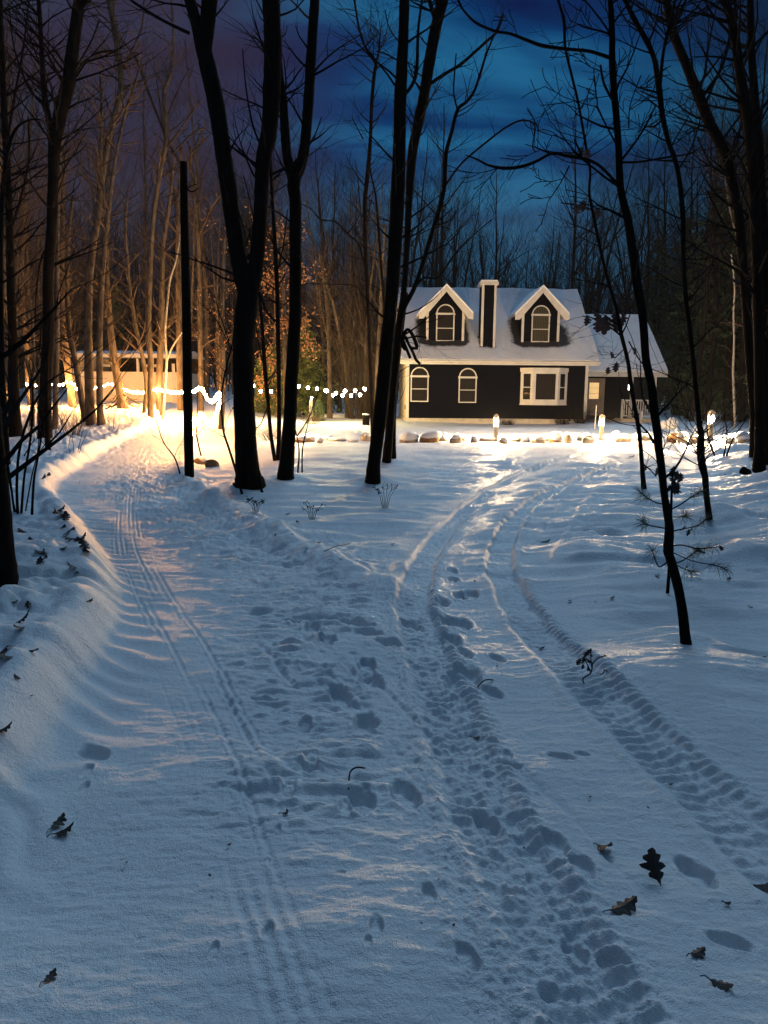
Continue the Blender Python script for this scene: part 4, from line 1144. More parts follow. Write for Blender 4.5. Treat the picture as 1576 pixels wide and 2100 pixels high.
for k, (uu, vb, top, lb) in enumerate([(1466, 934, (1450, 860), 'thin bent sapling in front of the farthest path lamp'), (1485, 935, (1486, 850), 'thin upright sapling right of the farthest path lamp'), (1490, 936, (1530, 860), 'thin sapling leaning right past the farthest path lamp'),
     (611, 970, (604, 870), 'thin straight sapling right of the forked trunk'), (620, 969, (632, 868), 'thin wavy sapling near the end of the stone edging'), (606, 900, (650, 812), 'dark twig-like sapling slanting toward the small evergreen'),
     (413, 935, (405, 850), 'hair-thin seedling below the zigzag lights'), (370, 972, (335, 905), 'thin bent seedling left of the bare pole')]):
    mid = ((uu + top[0]) / 2 + (6 if k % 2 else -5), (vb + top[1]) / 2)
    tree(lb, (uu, vb), [[(uu, vb, 4), (mid[0], mid[1], 3), (top[0], top[1], 2.2), (top[0] + (top[0] - mid[0]) * .6, top[1] - 45, 1.2)]], name='sapling', ntw=5, twL=.4, seed=30 + k, sides=5, ext=0, cat='sapling')
tree('dark slanting sapling crossing the left side of the big V tree', (496, 1014),
     [[(497, 1014, 6), (484, 965, 5), (470, 920, 5), (458, 880, 4), (455, 820, 4), (459, 780, 4), (468, 740, 3), (478, 700, 2), (482, 660, 2)]], [[(478, 720, 2), (462, 690, 2), (440, 650, 2), (410, 620, 1)], [(470, 700, 2), (450, 640, 2), (440, 600, 1)]], name='sapling', ntw=14, twL=.7, seed=40, sides=6, cat='sapling')
tree('short dark stub rising from the snow mound by the big V tree', (538, 1010), [[(538, 1010, 6), (534, 990, 5), (531, 965, 4), (528, 930, 2)]], name='sapling', ntw=2, twL=.3, seed=41, sides=6, ext=0, cat='sapling')
# left edge trees
tree('nearest thick dark trunk cut off by the left edge', (8, 1200),
     [[(6, 1200, 66), (4, 1150, 56), (0, 1080, 50), (-8, 980, 44), (-16, 900, 42), (-30, 700, 40), (-50, 400, 38)]], ntw=10, seed=50, sides=14)
tree('grey trunk at the left edge curving right near its top', (14, 952),
     [[(13, 952, 18), (10, 878, 14), (6, 802, 13), (3, 680, 12), (1, 520, 11), (6, 400, 9), (14, 320, 8), (30, 270, 6), (55, 248, 4), (85, 245, 2)]], ntw=34, twL=1.0, seed=51, sides=9)
tree('dark trunk with a wide foot third from the left edge', (32, 897),
     [[(32, 897, 34), (30, 850, 24), (28, 771, 20), (26, 680, 18), (22, 550, 16), (18, 400, 14), (8, 200, 12), (0, 0, 10)]], [[(20, 480, 6), (45, 400, 5), (60, 320, 4), (58, 240, 3)], [(14, 300, 6), (30, 200, 5), (48, 100, 4), (60, 0, 3)]], ntw=60, twL=1.7, seed=52, sides=10)
tree('tall black trunk that widens and leans right high up, in the left woods', (93, 897),
     [[(93, 897, 30), (94, 802, 23), (97, 741, 24), (100, 680, 23), (99, 571, 20), (107, 457, 20), (110, 343, 20), (114, 286, 24), (126, 228, 26), (141, 171, 26), (148, 114, 24), (156, 57, 22), (164, 0, 20)],
      [(112, 300, 16), (100, 240, 12), (91, 190, 11), (86, 100, 9), (80, 0, 8)]],
     [[(158, 60, 7), (171, 15, 6), (187, 0, 5)], [(150, 150, 5), (185, 90, 3), (205, 40, 3)], [(94, 220, 5), (60, 180, 4), (30, 100, 3), (20, 20, 2)], [(140, 180, 4), (170, 130, 3), (200, 110, 3), (232, 104, 3)], [(104, 500, 4), (85, 530, 4), (75, 600, 3), (72, 680, 2)]], ntw=46, twL=1.7, seed=53, sides=12)
tree('thin black stem leaning on the tall black trunk at its foot', (99, 922), [[(99, 922, 12), (98, 860, 10), (97, 800, 8), (98, 740, 6), (104, 650, 4)]], ntw=8, twL=.6, seed=54, sides=7)
tree('lit brown trunk just right of the tall black trunk', (113, 880),
     [[(113, 882, 12), (115, 800, 11), (117, 720, 11), (118, 600, 9), (118, 500, 8), (121, 400, 7), (125, 305, 7), (133, 236, 6), (140, 180, 4)]], bark='bark_grey', tw='twig_grey', ntw=40, twL=1.6, seed=55, sides=8)
tree('lit pale trunk leaning left of the tall black trunk, strung with lights', (67, 874),
     [[(66, 874, 11), (67, 832, 9), (65, 787, 9), (59, 756, 8), (46, 710, 7), (36, 680, 6), (24, 620, 5), (14, 552, 4), (8, 480, 3)], [(67, 800, 7), (70, 760, 7), (68, 680, 6), (62, 620, 5), (45, 560, 4), (30, 500, 3)]], bark='bark_grey', tw='twig_grey', ntw=30, twL=1.3, seed=56, sides=8)
tree('thin straight lit stem between two leaning pale trunks', (80, 868), [[(79, 868, 6), (81, 800, 5), (82, 748, 5), (82, 680, 4), (80, 600, 3), (76, 520, 3), (84, 460, 2)]], bark='bark_grey', tw='twig_grey', ntw=24, twL=1.2, seed=57, sides=6)
tree('lit trunk with bulbs draped past it left of the outbuilding', (148, 835), [[(149, 838, 20), (147, 810, 15), (140, 756, 14), (134, 700, 14), (130, 620, 12), (128, 520, 10), (130, 400, 8), (132, 300, 6)]], bark='bark_grey', tw='twig_grey', ntw=50, twL=2, seed=58, sides=9)
tree('brown leaning trunk meeting its neighbour at the foot before the outbuilding', (178, 866), [[(178, 868, 16), (170, 830, 13), (160, 771, 12), (149, 710, 11), (143, 680, 10), (138, 600, 9), (140, 500, 7), (150, 400, 5)]], bark='bark_grey', tw='twig_grey', ntw=50, twL=1.8, seed=59, sides=9)
tree('tall brown trunk with a dark leaning top before the outbuilding', (187, 868),
     [[(187, 869, 22), (184, 800, 19), (182, 720, 17), (181, 666, 16), (183, 571, 16), (190, 514, 14), (202, 438, 13), (207, 381, 13), (219, 305, 12), (232, 247, 12), (244, 209, 12), (249, 171, 12), (247, 133, 12), (236, 57, 14), (225, 0, 13)]],
     [[(178, 560, 6), (160, 520, 6), (140, 500, 5), (130, 480, 4)], [(242, 110, 5), (213, 107, 4), (196, 108, 3)], [(248, 150, 4), (262, 120, 4), (290, 60, 3), (296, 0, 2)]], bark='bark_grey', tw='twig_grey', ntw=50, twL=1.8, seed=60, sides=10)
tree('smooth straight lit trunk with a swollen foot beside the brown trunk', (208, 872),
     [[(209, 872, 20), (206, 845, 14), (205, 800, 13), (205, 700, 12), (208, 600, 11), (216, 495, 9), (225, 419, 8), (232, 362, 7), (242, 297, 6), (259, 228, 6), (274, 183, 5), (290, 130, 4)], [(219, 460, 7), (213, 392, 7), (207, 343, 7), (209, 228, 6), (206, 150, 4)]], bark='bark_grey', tw='twig_grey', ntw=36, twL=1.6, seed=61, sides=9)
tree('lit trunk with a splayed foot in front of the outbuilding wall', (254, 838), [[(254, 842, 26), (248, 810, 18), (240, 770, 16), (232, 715, 15), (226, 660, 12), (222, 600, 10), (220, 520, 8), (224, 440, 6)], [(240, 780, 9), (246, 820, 6), (243, 838, 5)]], bark='bark_grey', tw='twig_grey', ntw=40, twL=1.6, seed=62, sides=9)
tree('leaning lit stem crossing the outbuilding toward the upper left', (300, 845), [[(292, 868, 8), (298, 830, 9), (301, 790, 9), (296, 750, 9), (290, 720, 8), (282, 685, 8), (272, 630, 8), (266, 590, 7), (263, 533, 6), (258, 480, 5), (262, 400, 4)]], bark='bark_grey', tw='twig_grey', ntw=36, twL=1.5, seed=63, sides=8)
tree('pale lit trunk in front of the outbuilding with a slanting stick-like top branch', (310, 855),
     [[(310, 857, 14), (309, 800, 12), (310, 740, 12), (305, 685, 11), (308, 571, 10), (314, 457, 9), (324, 381, 9), (335, 324, 9), (343, 274, 9), (337, 190, 8), (350, 152, 6), (356, 80, 5), (352, 0, 4)]],
     [[(343, 301, 5), (365, 274, 4), (396, 228, 4), (411, 206, 3)], [(352, 310, 4), (371, 339, 5), (350, 301, 5), (327, 247, 5), (305, 190, 5), (282, 126, 5), (262, 96, 4), (244, 76, 3)], [(350, 318, 4), (396, 274, 4), (420, 262, 3)], [(385, 335, 4), (396, 312, 4), (430, 278, 3)], [(343, 240, 4), (372, 170, 3), (390, 140, 2)]], bark='bark_grey', tw='twig_grey', ntw=30, twL=1.4, seed=64, sides=9)
tree('pair-footed lit trunk at the right end of the outbuilding', (327, 850), [[(327, 852, 13), (328, 760, 13), (331, 700, 13), (333, 600, 11), (336, 500, 9), (348, 420, 7), (356, 340, 5)]], bark='bark_grey', tw='twig_grey', ntw=40, twL=1.7, seed=65, sides=9)
tree('thin pale forked stem rising by the right end of the outbuilding', (335, 860), [[(334, 860, 6), (338, 800, 6), (342, 740, 5), (339, 685, 5), (344, 620, 4), (350, 571, 4), (362, 533, 3), (370, 480, 3)], [(341, 745, 4), (352, 715, 4), (368, 690, 3), (376, 680, 2)]], bark='bark_pale', tw='twig_grey', ntw=14, twL=.9, seed=66, sides=7)
tree('lit trunk directly behind the bare pole', (371, 842), [[(371, 844, 14), (370, 780, 13), (369, 700, 13), (367, 600, 12), (366, 500, 10), (368, 400, 8), (372, 300, 6)]], bark='bark_grey', tw='twig_grey', ntw=46, twL=1.7, seed=67, sides=9)
tree('lit grey trunk above the start of the zigzag lights', (413, 842), [[(413, 846, 12), (413, 792, 11), (412, 731, 10), (410, 640, 10), (409, 560, 9), (408, 500, 8), (402, 440, 7), (396, 380, 6), (390, 300, 5)]], [[(414, 715, 4), (430, 700, 3), (460, 690, 3), (490, 680, 2)], [(411, 590, 4), (440, 585, 3), (480, 580, 2)], [(405, 480, 4), (420, 460, 4), (432, 430, 4), (452, 400, 3)]], bark='bark_grey', tw='twig_grey', ntw=34, twL=1.5, seed=68, sides=9)
tree('lit grey trunk with a clump of dry tan leaves right of the zigzag lights', (455, 880), [[(454, 882, 13), (456, 840, 11), (457, 792, 11), (457, 701, 10), (456, 640, 9), (458, 560, 7), (462, 480, 5)]], [[(456, 720, 3), (444, 705, 2), (438, 730, 2)], [(456, 760, 3), (440, 745, 2), (434, 765, 1)], [(457, 700, 3), (470, 690, 2), (476, 705, 2)]], bark='bark_grey', tw='twig_grey', ntw=20, twL=.8, seed=69, sides=8, leaves='dry_leaf', lsize=.10, nleaf=1)
# beech with orange leaves, pale trunks, behind the centre
tree('beech still holding orange dry leaves between the two dark forked trees', (588, 860), [[(588, 862, 10), (586, 780, 9), (584, 700, 8), (582, 620, 7), (580, 560, 5), (578, 490, 3)]],
     [[(584, 760, 4), (560, 740, 3), (540, 735, 2)], [(585, 740, 4), (610, 720, 3), (628, 700, 2)], [(584, 700, 4), (565, 670, 3), (545, 665, 2)], [(583, 690, 4), (605, 660, 3), (622, 655, 2)], [(582, 600, 3), (560, 580, 2), (548, 570, 2)], [(582, 590, 3), (600, 575, 2), (620, 560, 2)], [(583, 800, 3), (560, 790, 2), (545, 780, 2)]],
     name='beech_tree', bark='bark_grey', tw='twig_grey', ntw=40, twL=.9, seed=70, sides=8, leaves='dry_leaf', lsize=.13, nleaf=2, Y=31, bdrift=.8, t0=.35)
tree('yellowish lit straight trunk rising behind the storage cupboard', (676, 848), [[(677, 850, 12), (677, 800, 10), (676, 740, 9), (675, 700, 8), (673, 650, 7), (668, 600, 6), (662, 560, 5), (655, 520, 3)], [(677, 715, 5), (670, 680, 4), (661, 640, 3), (655, 590, 2)]], [[(679, 752, 3), (690, 740, 3), (701, 728, 2)], [(674, 722, 2), (650, 716, 2), (612, 708, 2)]], bark='bark_grey', tw='twig_grey', ntw=30, twL=1.4, seed=71, sides=8, Y=40)
tree('pale trunk leaning left behind the round bulbs', (717, 848), [[(719, 850, 12), (714, 790, 9), (708, 740, 9), (700, 700, 8), (692, 660, 7), (683, 620, 6), (672, 590, 5), (664, 560, 4), (658, 520, 3)], [(713, 780, 6), (717, 740, 5), (724, 690, 4), (728, 640, 3)]], [[(704, 715, 3), (730, 700, 2), (760, 690, 2)]], bark='bark_grey', tw='twig_grey', ntw=34, twL=1.4, seed=72, sides=8, Y=40)
tree('pale short trunk beside the leaning trunk at the round bulbs', (710, 850), [[(710, 850, 6), (711, 800, 5), (712, 740, 5), (716, 680, 4), (722, 600, 3)]], bark='bark_grey', tw='twig_grey', ntw=26, twL=1.3, seed=73, sides=7, Y=41)
tree('orange-lit trunk half hidden by the twin dark trunks', (772, 850), [[(773, 850, 10), (774, 760, 9), (778, 700, 9), (782, 620, 8), (786, 540, 6), (790, 460, 4)]], bark='bark_grey', tw='twig_grey', ntw=44, twL=1.6, seed=74, sides=8, Y=38)
for k, uu in enumerate([728, 738, 746, 755, 765]):
    bp_ = at(uu, 852, 39 + k * .4); bp_.z = hz(bp_.x, bp_.y)
    bush('bare_shrub', ['tall orange-lit thicket shrub left of the others by the stump', 'tall lit twiggy shrub second in the row behind the stump', 'tall lit twiggy shrub in the middle of the row behind the stump', 'tall lit twiggy shrub behind the slender forked tree', 'tall lit twiggy shrub nearest the house side wall'][k], bp_, 1.6, 4.6, 60 + k, M['twig_grey'], 'tall twiggy shrubs beside the house', 60, .35, .012)
# shrub of bare stems, left front
e = empty('multi_stem_shrub', ground_hit(46, 1052)); tag(e, 'bare dark shrub of several curving stems beside the nearest left trunk', 'shrub')
ms = MB(); Y_ = e.location.y; o_ = Vector(e.location); rnd = random.Random(77)
for pts in ([(37, 1058, 7), (35, 1000, 6), (38, 940, 6), (48, 890, 6), (62, 850, 6), (74, 822, 5), (88, 800, 4), (104, 780, 3), (130, 764, 3), (160, 745, 2), (190, 722, 2), (215, 705, 1.5)], [(44, 1056, 6), (50, 980, 5), (60, 920, 5), (66, 870, 5), (68, 820, 4), (66, 780, 3), (60, 740, 2)], [(30, 1050, 5), (20, 975, 5), (10, 915, 4), (2, 860, 3), (-4, 800, 2)], [(33, 1055, 4), (22, 1000, 3), (12, 950, 3), (5, 900, 2)], [(66, 1056, 6), (70, 985, 5), (78, 940, 4), (86, 890, 4), (90, 850, 3), (95, 820, 2)], [(53, 1048, 3), (66, 975, 3), (77, 930, 2), (82, 880, 2)], [(50, 935, 3), (62, 915, 2), (72, 900, 2)], [(80, 930, 2), (90, 915, 2), (96, 905, 1)]):
    pa, ra_ = trace(pts, Y_, .25, int(pts[0][0])); ms.tube([q - o_ for q in pa], ra_, 6)
    sprout(ms, [q - o_ for q in pa], ra_, 4, rnd, .35, 0, .5)
ms.build('stems', M['bark_dark'], e, True)
for k, (uu, vb, lb, nn) in enumerate([(150, 895, 'lit twiggy brush in front of the bulbs left of the brown trunk', 40), (100, 905, 'twiggy brush at the foot of the tall black trunk', 14), (152, 925, 'small V-shaped lit seedling clump on the left forest floor', 4), (238, 880, 'thin lit seedlings right of the smooth straight trunk', 6), (560, 905, 'frosty lit low brush between the two dark forked trees', 70), (640, 870, 'reddish low brush in front of the white cone ornament', 60)]):
    g_ = ground_hit(uu, vb)
    bush('brush', lb, g_, .9, 1.15 if k < 2 else .8 if k < 4 else .55, 80 + k, M['twig_grey'] if k != 5 else M['leaf_red'], 'low brush in the woods', nn, .5 if k < 4 else 1.2, .007, 'brush')
# bare pole
pb = ground_hit(389, 976)
PO = empty('wooden_pole', pb); tag(PO, 'tall bare dark pole with a flat top beside the snowy drive', 'pole')
pa, ra_ = trace([(389, 978, 20), (386, 850, 19), (384, 700, 19), (381, 550, 17), (378, 420, 15), (377, 332, 14)], pb.y, 0)
pa = [pa[0] - Vector((0, 0, .4))] + pa; ra_ = [ra_[0]] + ra_
MB().tube([q - pb for q in pa], ra_, 14, True, .01, random.Random(2)).build('shaft', M['bark_dark'], PO, True)
stb = MB(); a_, r_ = trace([(384, 388, 4), (395, 393, 3), (408, 385, 2)], pb.y); stb.tube([q - pb for q in a_], r_, 5); a_, r_ = trace([(384, 386, 3), (396, 380, 2), (403, 378, 2)], pb.y); stb.tube([q - pb for q in a_], r_, 5)
stb.build('branch_stub', M['bark_dark'], PO)

# ------------------------------------------------------------------ conifers
def conifer(name, label, loc, h, w, seed, mat, grp=None, dens=1.0, base=.05, q=.16, bark='bark_dark'):
    rnd = random.Random(seed)
    e = empty(name, loc); tag(e, label, 'evergreen tree', grp)
    MB().tube([Vector((0, 0, -.4)), Vector((0, 0, h * .5)), Vector((0, 0, h))], [h * .012 + .02, h * .008 + .01, .006], 7).build('trunk', M[bark], e, True)
    mb = MB(); zz = h * base
    while zz < h * .98:
        t = (zz / h - base) / (1 - base)
        L = w * (1 - t) ** .8 * rnd.uniform(.7, 1.1) + .06
        nb = max(3, int(6 * dens))
        a0 = rnd.uniform(0, 6)
        for k in range(nb):
            a = a0 + k * 6.283 / nb + rnd.uniform(-.3, .3)
            d = Vector((math.cos(a), math.sin(a), -.18 + .5 * t)); LL = L * rnd.uniform(.75, 1.1)
            p0 = Vector((0, 0, zz)); n = max(3, int(LL / (q * .5)))
            mb.tube([p0, p0 + d * LL], [.012, .004], 3, False)
            for j in range(1, n + 1):
                s = j / n
                p = p0 + d * LL * s + Vector((0, 0, .12 * LL * s * s))
                for _ in range(3):
                    leafquad(mb, p + Vector((rnd.gauss(0, .05), rnd.gauss(0, .05), rnd.gauss(0, .03))) * (LL + .3), q * rnd.uniform(.7, 1.3), rnd)
        zz += max(.10, h * .028) / dens
    mb.build('crown', M[mat], e)
    return e
def on_ground(u, Y):
    p = at(u, 860, Y); return Vector((p.x, Y, hz(p.x, Y) - .05))
conifer('small_evergreen', 'small dark evergreen right of the white cone ornament', on_ground(652, 35.5), 1.05, .42, 5, 'needle', None, 1.2, .05, .07)
conifer('evergreen_tree', 'yellow-green lit evergreen behind the left end of the round bulbs', on_ground(622, 42), 5.2, 2.3, 6, 'needle_pale', 'lit evergreens behind the bulbs', 1.1, .08, .17)
conifer('evergreen_tree', 'shorter lit evergreen between the dark forked trees', on_ground(560, 41), 3.6, 1.9, 7, 'needle_pale', 'lit evergreens behind the bulbs', 1.0, .06, .16)
p = conifer('dark_evergreen', 'dark evergreen in the black woods right of the house', on_ground(1440, 44), 13, 3.2, 8, 'needle', 'dark evergreens right of the house', .8, .05, .30)
for k, (uu, yy, s) in enumerate([(1385, 52, 1.0), (1500, 41, 1.15), (1560, 46, 1.3), (1640, 40, 1.2), (1330, 58, 1.0), (1540, 56, 1.5), (1460, 60, 1.3)]):
    c = copy_tree(p); c.location = on_ground(uu, yy); c.rotation_euler = (0, 0, k * 1.3); c.scale = (s, s, s)
for k, (uu, yy, s) in enumerate([(250, 55, .6), (60, 58, .8), (160, 60, .75), (-60, 52, .8), (-20, 62, 1.0)]):
    c = copy_tree(p); c.location = on_ground(uu, yy); c.rotation_euler = (0, 0, k * 1.7); c.scale = (s, s, s)
    tag(c, 'dark evergreen deep in the woods behind the outbuilding', None, 'dark evergreens behind the outbuilding')

# unseen evergreens added behind the viewer to shade the near snow
for k, (xx, yy, s) in enumerate([(-3.2, -4.5, .9), (0.8, -6.5, 1.1), (4.2, -4.0, .9), (-6.5, -2.0, .8), (7.5, -1.0, .8)]):
    c = copy_tree(p); c.location = (xx, yy, hz(xx, yy) - .1); c.rotation_euler = (0, 0, k * 2.1); c.scale = (s, s, s)
    tag(c, 'added evergreen outside the view, shading the near snow', None, 'added evergreens outside the view')
# ------------------------------------------------------------------ background woods: individual bare trees (copies)
def proto_tree(seed, h, r, bark, tw, dens):
    rnd = random.Random(seed)
    e = empty('woodland_tree', (0, 0, 0))
    p = Vector((0, 0, -.5)); d = Vector((rnd.gauss(0, .04), rnd.gauss(0, .04), 1)).normalized()
    pts = [p]; rad = [r * 1.15]; n = 12
    for k in range(n):
        d = (d + Vector((rnd.gauss(0, .035), rnd.gauss(0, .035), .03))).normalized()
        p = p + d * (h + .5) / n; pts.append(p); rad.append(r * (1 - .88 * (k + 1) / n))
    MBt = MB().tube(pts, rad, 8, True, .04, rnd); MBt.build('trunk', M[bark], e, True)
    cr = MB()
    for k in range(int(dens)):
        i = rnd.randint(3, n - 1); f = rnd.random()
        q = pts[i].lerp(pts[i + 1], f)
        a = rnd.uniform(0, 6.28)
        dd = Vector((math.cos(a), math.sin(a), rnd.uniform(.7, 1.9))).normalized()
        L = (h - q.z) * rnd.uniform(.25, .5) + .8
        grow(cr, q, dd, L, rad[i] * rnd.uniform(.3, .5), 3, rnd, .22, .7, 4, None, 3.4)
    cr.build('crown', M[tw], e)
    return e
protos = [proto_tree(100 + k, [15, 17, 13, 16][k], [.15, .19, .11, .16][k], 'bark_far', 'thicket', [20, 22, 18, 24][k]) for k in range(4)]
protos_lit = [proto_tree(120 + k, [15, 18, 12][k], [.13, .17, .09][k], 'bark_grey', 'twig_grey', [18, 20, 16][k]) for k in range(3)]
used = set()
def place(plist, k, x, y, label, group, s=1.0):
    global used
    e = plist[k]
    if id(e) not in used: used.add(id(e)); c = e
    else: c = copy_tree(e)
    c.location = (x, y, hz(x, y) - .05); c.rotation_euler = (0, 0, (x * 7.3 + y * 3.1) % 6.28); c.scale = (s, s, s)
    tag(c, label, 'tree', group)
rw = random.Random(9)
def clear(x, y):
    u = 788 + x / y * F
    if 800 < u < 1360 and y < 50: return False
    if 140 < u < 375 and 30 < y < 54: return False
    return True
n_ = 0
for k in range(400):                           # behind the house and right
    y = rw.uniform(50, 84); u = rw.uniform(500, 1620); x = (u - 788) / F * y
    if not clear(x, y): continue
    zone = 'bare tree in the dark woods beyond the house roof' if u < 1330 else 'bare tree massed in the black woods right of the house'
    place(protos, k % 4, x, y, zone, 'woods behind the house' if u < 1330 else 'woods right of the house', rw.uniform(.95, 1.3) if u < 1250 else rw.uniform(1.1, 1.45))
    n_ += 1
    if n_ > 95: break
n_ = 0
for k in range(400):
    y = rw.uniform(37, 52); u = rw.uniform(1380, 1680); x = (u - 788) / F * y
    place(protos, k % 4, x, y, 'bare tree massed in the black woods right of the house', 'woods right of the house', rw.uniform(.9, 1.3)); n_ += 1
    if n_ > 22: break
n_ = 0
for k in range(600):
    y = rw.uniform(38, 62); u = rw.uniform(-80, 790); x = (u - 788) / F * y
    if not clear(x, y): continue
    place(protos_lit, k % 3, x, y, 'bare brown-lit tree deeper in the left woods', 'left woods', rw.uniform(.95, 1.55) if u < 430 else rw.uniform(.6, .8)); n_ += 1
    if n_ > 48: break
n_ = 0
for k in range(400):
    y = rw.uniform(22, 38); u = rw.uniform(-60, 60); x = (u - 788) / F * y
    place(protos_lit, k % 3, x, y, 'bare tree at the left edge of the woods', 'left edge woods', rw.uniform(.8, 1.1)); n_ += 1
    if n_ > 6: break
# trees to the side and behind the viewer, which wall in the drive
for k, (x, y, s) in enumerate([(-9, 3, 1), (-12, 9, 1.1), (9, 4, 1), (13, 10, 1.1), (16, 16, 1.2), (-16, 15, 1.1)]):
    place(protos, k % 4, x, y, 'bare tree standing beside the drive outside the view', 'trees around the drive', s)

# far thicket: one mass nobody could count
def thicket():
    rnd = random.Random(33); mb = MB()
    for k in range(5200):
        y = rnd.uniform(62, 105); u = rnd.uniform(-250, 1850); x = (u - 788) / F * y
        left = u < 520; right = u > 1330
        h = rnd.uniform(6, 13) * (1.25 if right or left else 1.0)
        z0 = 1.0 + 2.4 * min(1, max(0, (y - 60) / 60)) - .6
        if left: z0 += .9
        r = rnd.uniform(.02, .06)
        p = Vector((x, y, z0)); d = Vector((rnd.gauss(0, .08), rnd.gauss(0, .08), 1)).normalized()
        pts = [p]
        for q in range(4):
            d = (d + Vector((rnd.gauss(0, .07), rnd.gauss(0, .07), .05))).normalized(); p = p + d * h / 4; pts.append(p)
        mb.tube(pts, [r, r * .85, r * .65, r * .4, r * .12], 3, False)
        for q in range(7):
            i = rnd.randint(1, 3); s = pts[i].lerp(pts[i + 1], rnd.random())
            dd = (d + Vector((rnd.gauss(0, .5), rnd.gauss(0, .5), .2))).normalized(); L = h * rnd.uniform(.12, .3)
            mb.tube([s, s + dd * L * .5, s + dd * L + Vector((0, 0, .12 * L))], [r * .5, r * .35, r * .1], 3, False)
    o = mb.build('far_woods', M['thicket']); tag(o, 'dark bare woods closing the view beyond the yard', 'woods', None, 'stuff')
thicket()

# ------------------------------------------------------------------ small plants and litter on the snow
def weed(u, vb, h, w, seed, label, mat='bark_far', leafm='dark_leaf', nl=14):
    g_ = ground_hit(u, vb); rnd = random.Random(seed)
    s = ppm(g_.y); e = empty('dry_weed', g_); tag(e, label, 'weed')
    mb = MB(); lm = MB(); H_ = h * s; W_ = w * s
    for k in range(6):
        a = (k - 2.5) / 2.5
        pts = [Vector((a * .02, 0, -.05)), Vector((a * W_ * .2, rnd.uniform(-.03, .03), H_ * .45)), Vector((a * W_ * .5, rnd.uniform(-.06, .06), H_ * rnd.uniform(.75, 1.05)))]
        mb.tube(pts, [.004, .003, .0018], 4, False)
        for _ in range(nl // 5 + 1):
            t = rnd.uniform(.5, 1); p = pts[1].lerp(pts[2], t)
            leafquad(lm, p, .045 * rnd.uniform(.6, 1.3), rnd)
            q = p + Vector((rnd.uniform(-.07, .07), rnd.uniform(-.05, .05), rnd.uniform(0, .05)))
            mb.tube([p, q], [.0022, .001], 3, False); leafquad(lm, q, .035, rnd)
    mb.build('stems', M[mat], e); lm.build('leaves', M[leafm], e)
weed(790, 1042, 52, 52, 1, 'feathery dry weed in snow in front of the twin trunks')
weed(640, 1066, 34, 44, 2, 'small dry weed in the middle of the snowy island', nl=8)
weed(525, 1050, 26, 34, 3, 'tiny weed in the trampled snow right of the big V tree', nl=10)
# pine seedling behind the nearest right trunk
pg = ground_hit(1369, 1217)
PS = empty('pine_seedling', pg); tag(PS, 'small long-needled pine seedling behind the nearest right trunk', 'pine seedling')
sm, nm, dl_ = MB(), MB(), MB(); rnd = random.Random(12)
pa, ra_ = trace([(1369, 1222, 8), (1374, 1150, 7), (1376, 1080, 6), (1378, 1010, 5), (1381, 965, 4)], pg.y, 0)
sm.tube([q - pg for q in pa], ra_, 6)
br = [([(1372, 1150, 4), (1352, 1162, 3), (1340, 1135, 2), (1338, 1128, 2)], 26), ([(1374, 1085, 3), (1345, 1080, 3), (1325, 1075, 2), (1318, 1068, 2)], 40), ([(1376, 1035, 3), (1350, 1032, 3), (1330, 1022, 2), (1312, 1008, 2)], 40), ([(1374, 1120, 4), (1400, 1118, 3), (1430, 1125, 3), (1470, 1122, 2)], 36), ([(1376, 1090, 3), (1400, 1085, 3), (1430, 1078, 2), (1452, 1062, 2)], 44), ([(1377, 1045, 3), (1400, 1032, 3), (1425, 1015, 2), (1440, 1008, 2)], 34), ([(1374, 1160, 3), (1400, 1150, 3), (1415, 1140, 2), (1430, 1130, 2)], 30), ([(1372, 1150, 3), (1400, 1165, 2), (1420, 1172, 2)], 34), ([(1374, 1130, 3), (1420, 1150, 2), (1470, 1160, 2), (1490, 1168, 2)], 34), ([(1376, 1060, 2), (1395, 1060, 2), (1408, 1058, 2)], 30)]
for pts, nn in br:
    pa, ra_ = trace(pts, pg.y, .6, nn + int(pts[-1][0])); loc = [q - pg for q in pa]
    sm.tube(loc, ra_, 5)
    m = len(loc)
    for k in range(int(nn * 2.2)):
        i = rnd.randint(int(m * .55), m - 1); t = (loc[min(i + 1, m - 1)] - loc[max(i - 1, 0)]).normalized()
        s = Vector((rnd.gauss(0, 1), rnd.gauss(0, 1), rnd.gauss(0, 1))); d = (t * rnd.uniform(.1, 1.2) + s.normalized()).normalized()
        L = rnd.uniform(.06, .11)
        nm.tube([loc[i], loc[i] + d * L * .6, loc[i] + d * L + Vector((0, 0, -.012))], [.0011, .0010, .0005], 3, False)
sm.build('stem', M['bark_dark'], PS, True); nm.build('needles', M['needle'], PS)
for k in range(16):
    p_ = at(rnd.uniform(1372, 1398), rnd.uniform(955, 1000), pg.y + rnd.uniform(-.05, .05)) - pg
    oak_leaf(dl_, p_, rnd.uniform(.05, .09), Vector((rnd.gauss(0, .5), rnd.gauss(0, .5), -1)).normalized(), rnd, Vector((1, rnd.gauss(0, .5), rnd.gauss(0, .3))).normalized())
for uu, vv in ((1475, 1118), (1412, 1085), (1420, 1082), (1405, 1078), (1432, 1130), (1425, 1124)):
    p_ = at(uu, vv, pg.y) - pg
    oak_leaf(dl_, p_, .06, Vector((rnd.gauss(0, .7), rnd.gauss(0, .5), -.6)).normalized(), rnd, Vector((1, .3, .2)).normalized())
dl_.build('caught_leaves', M['dark_leaf'], PS)

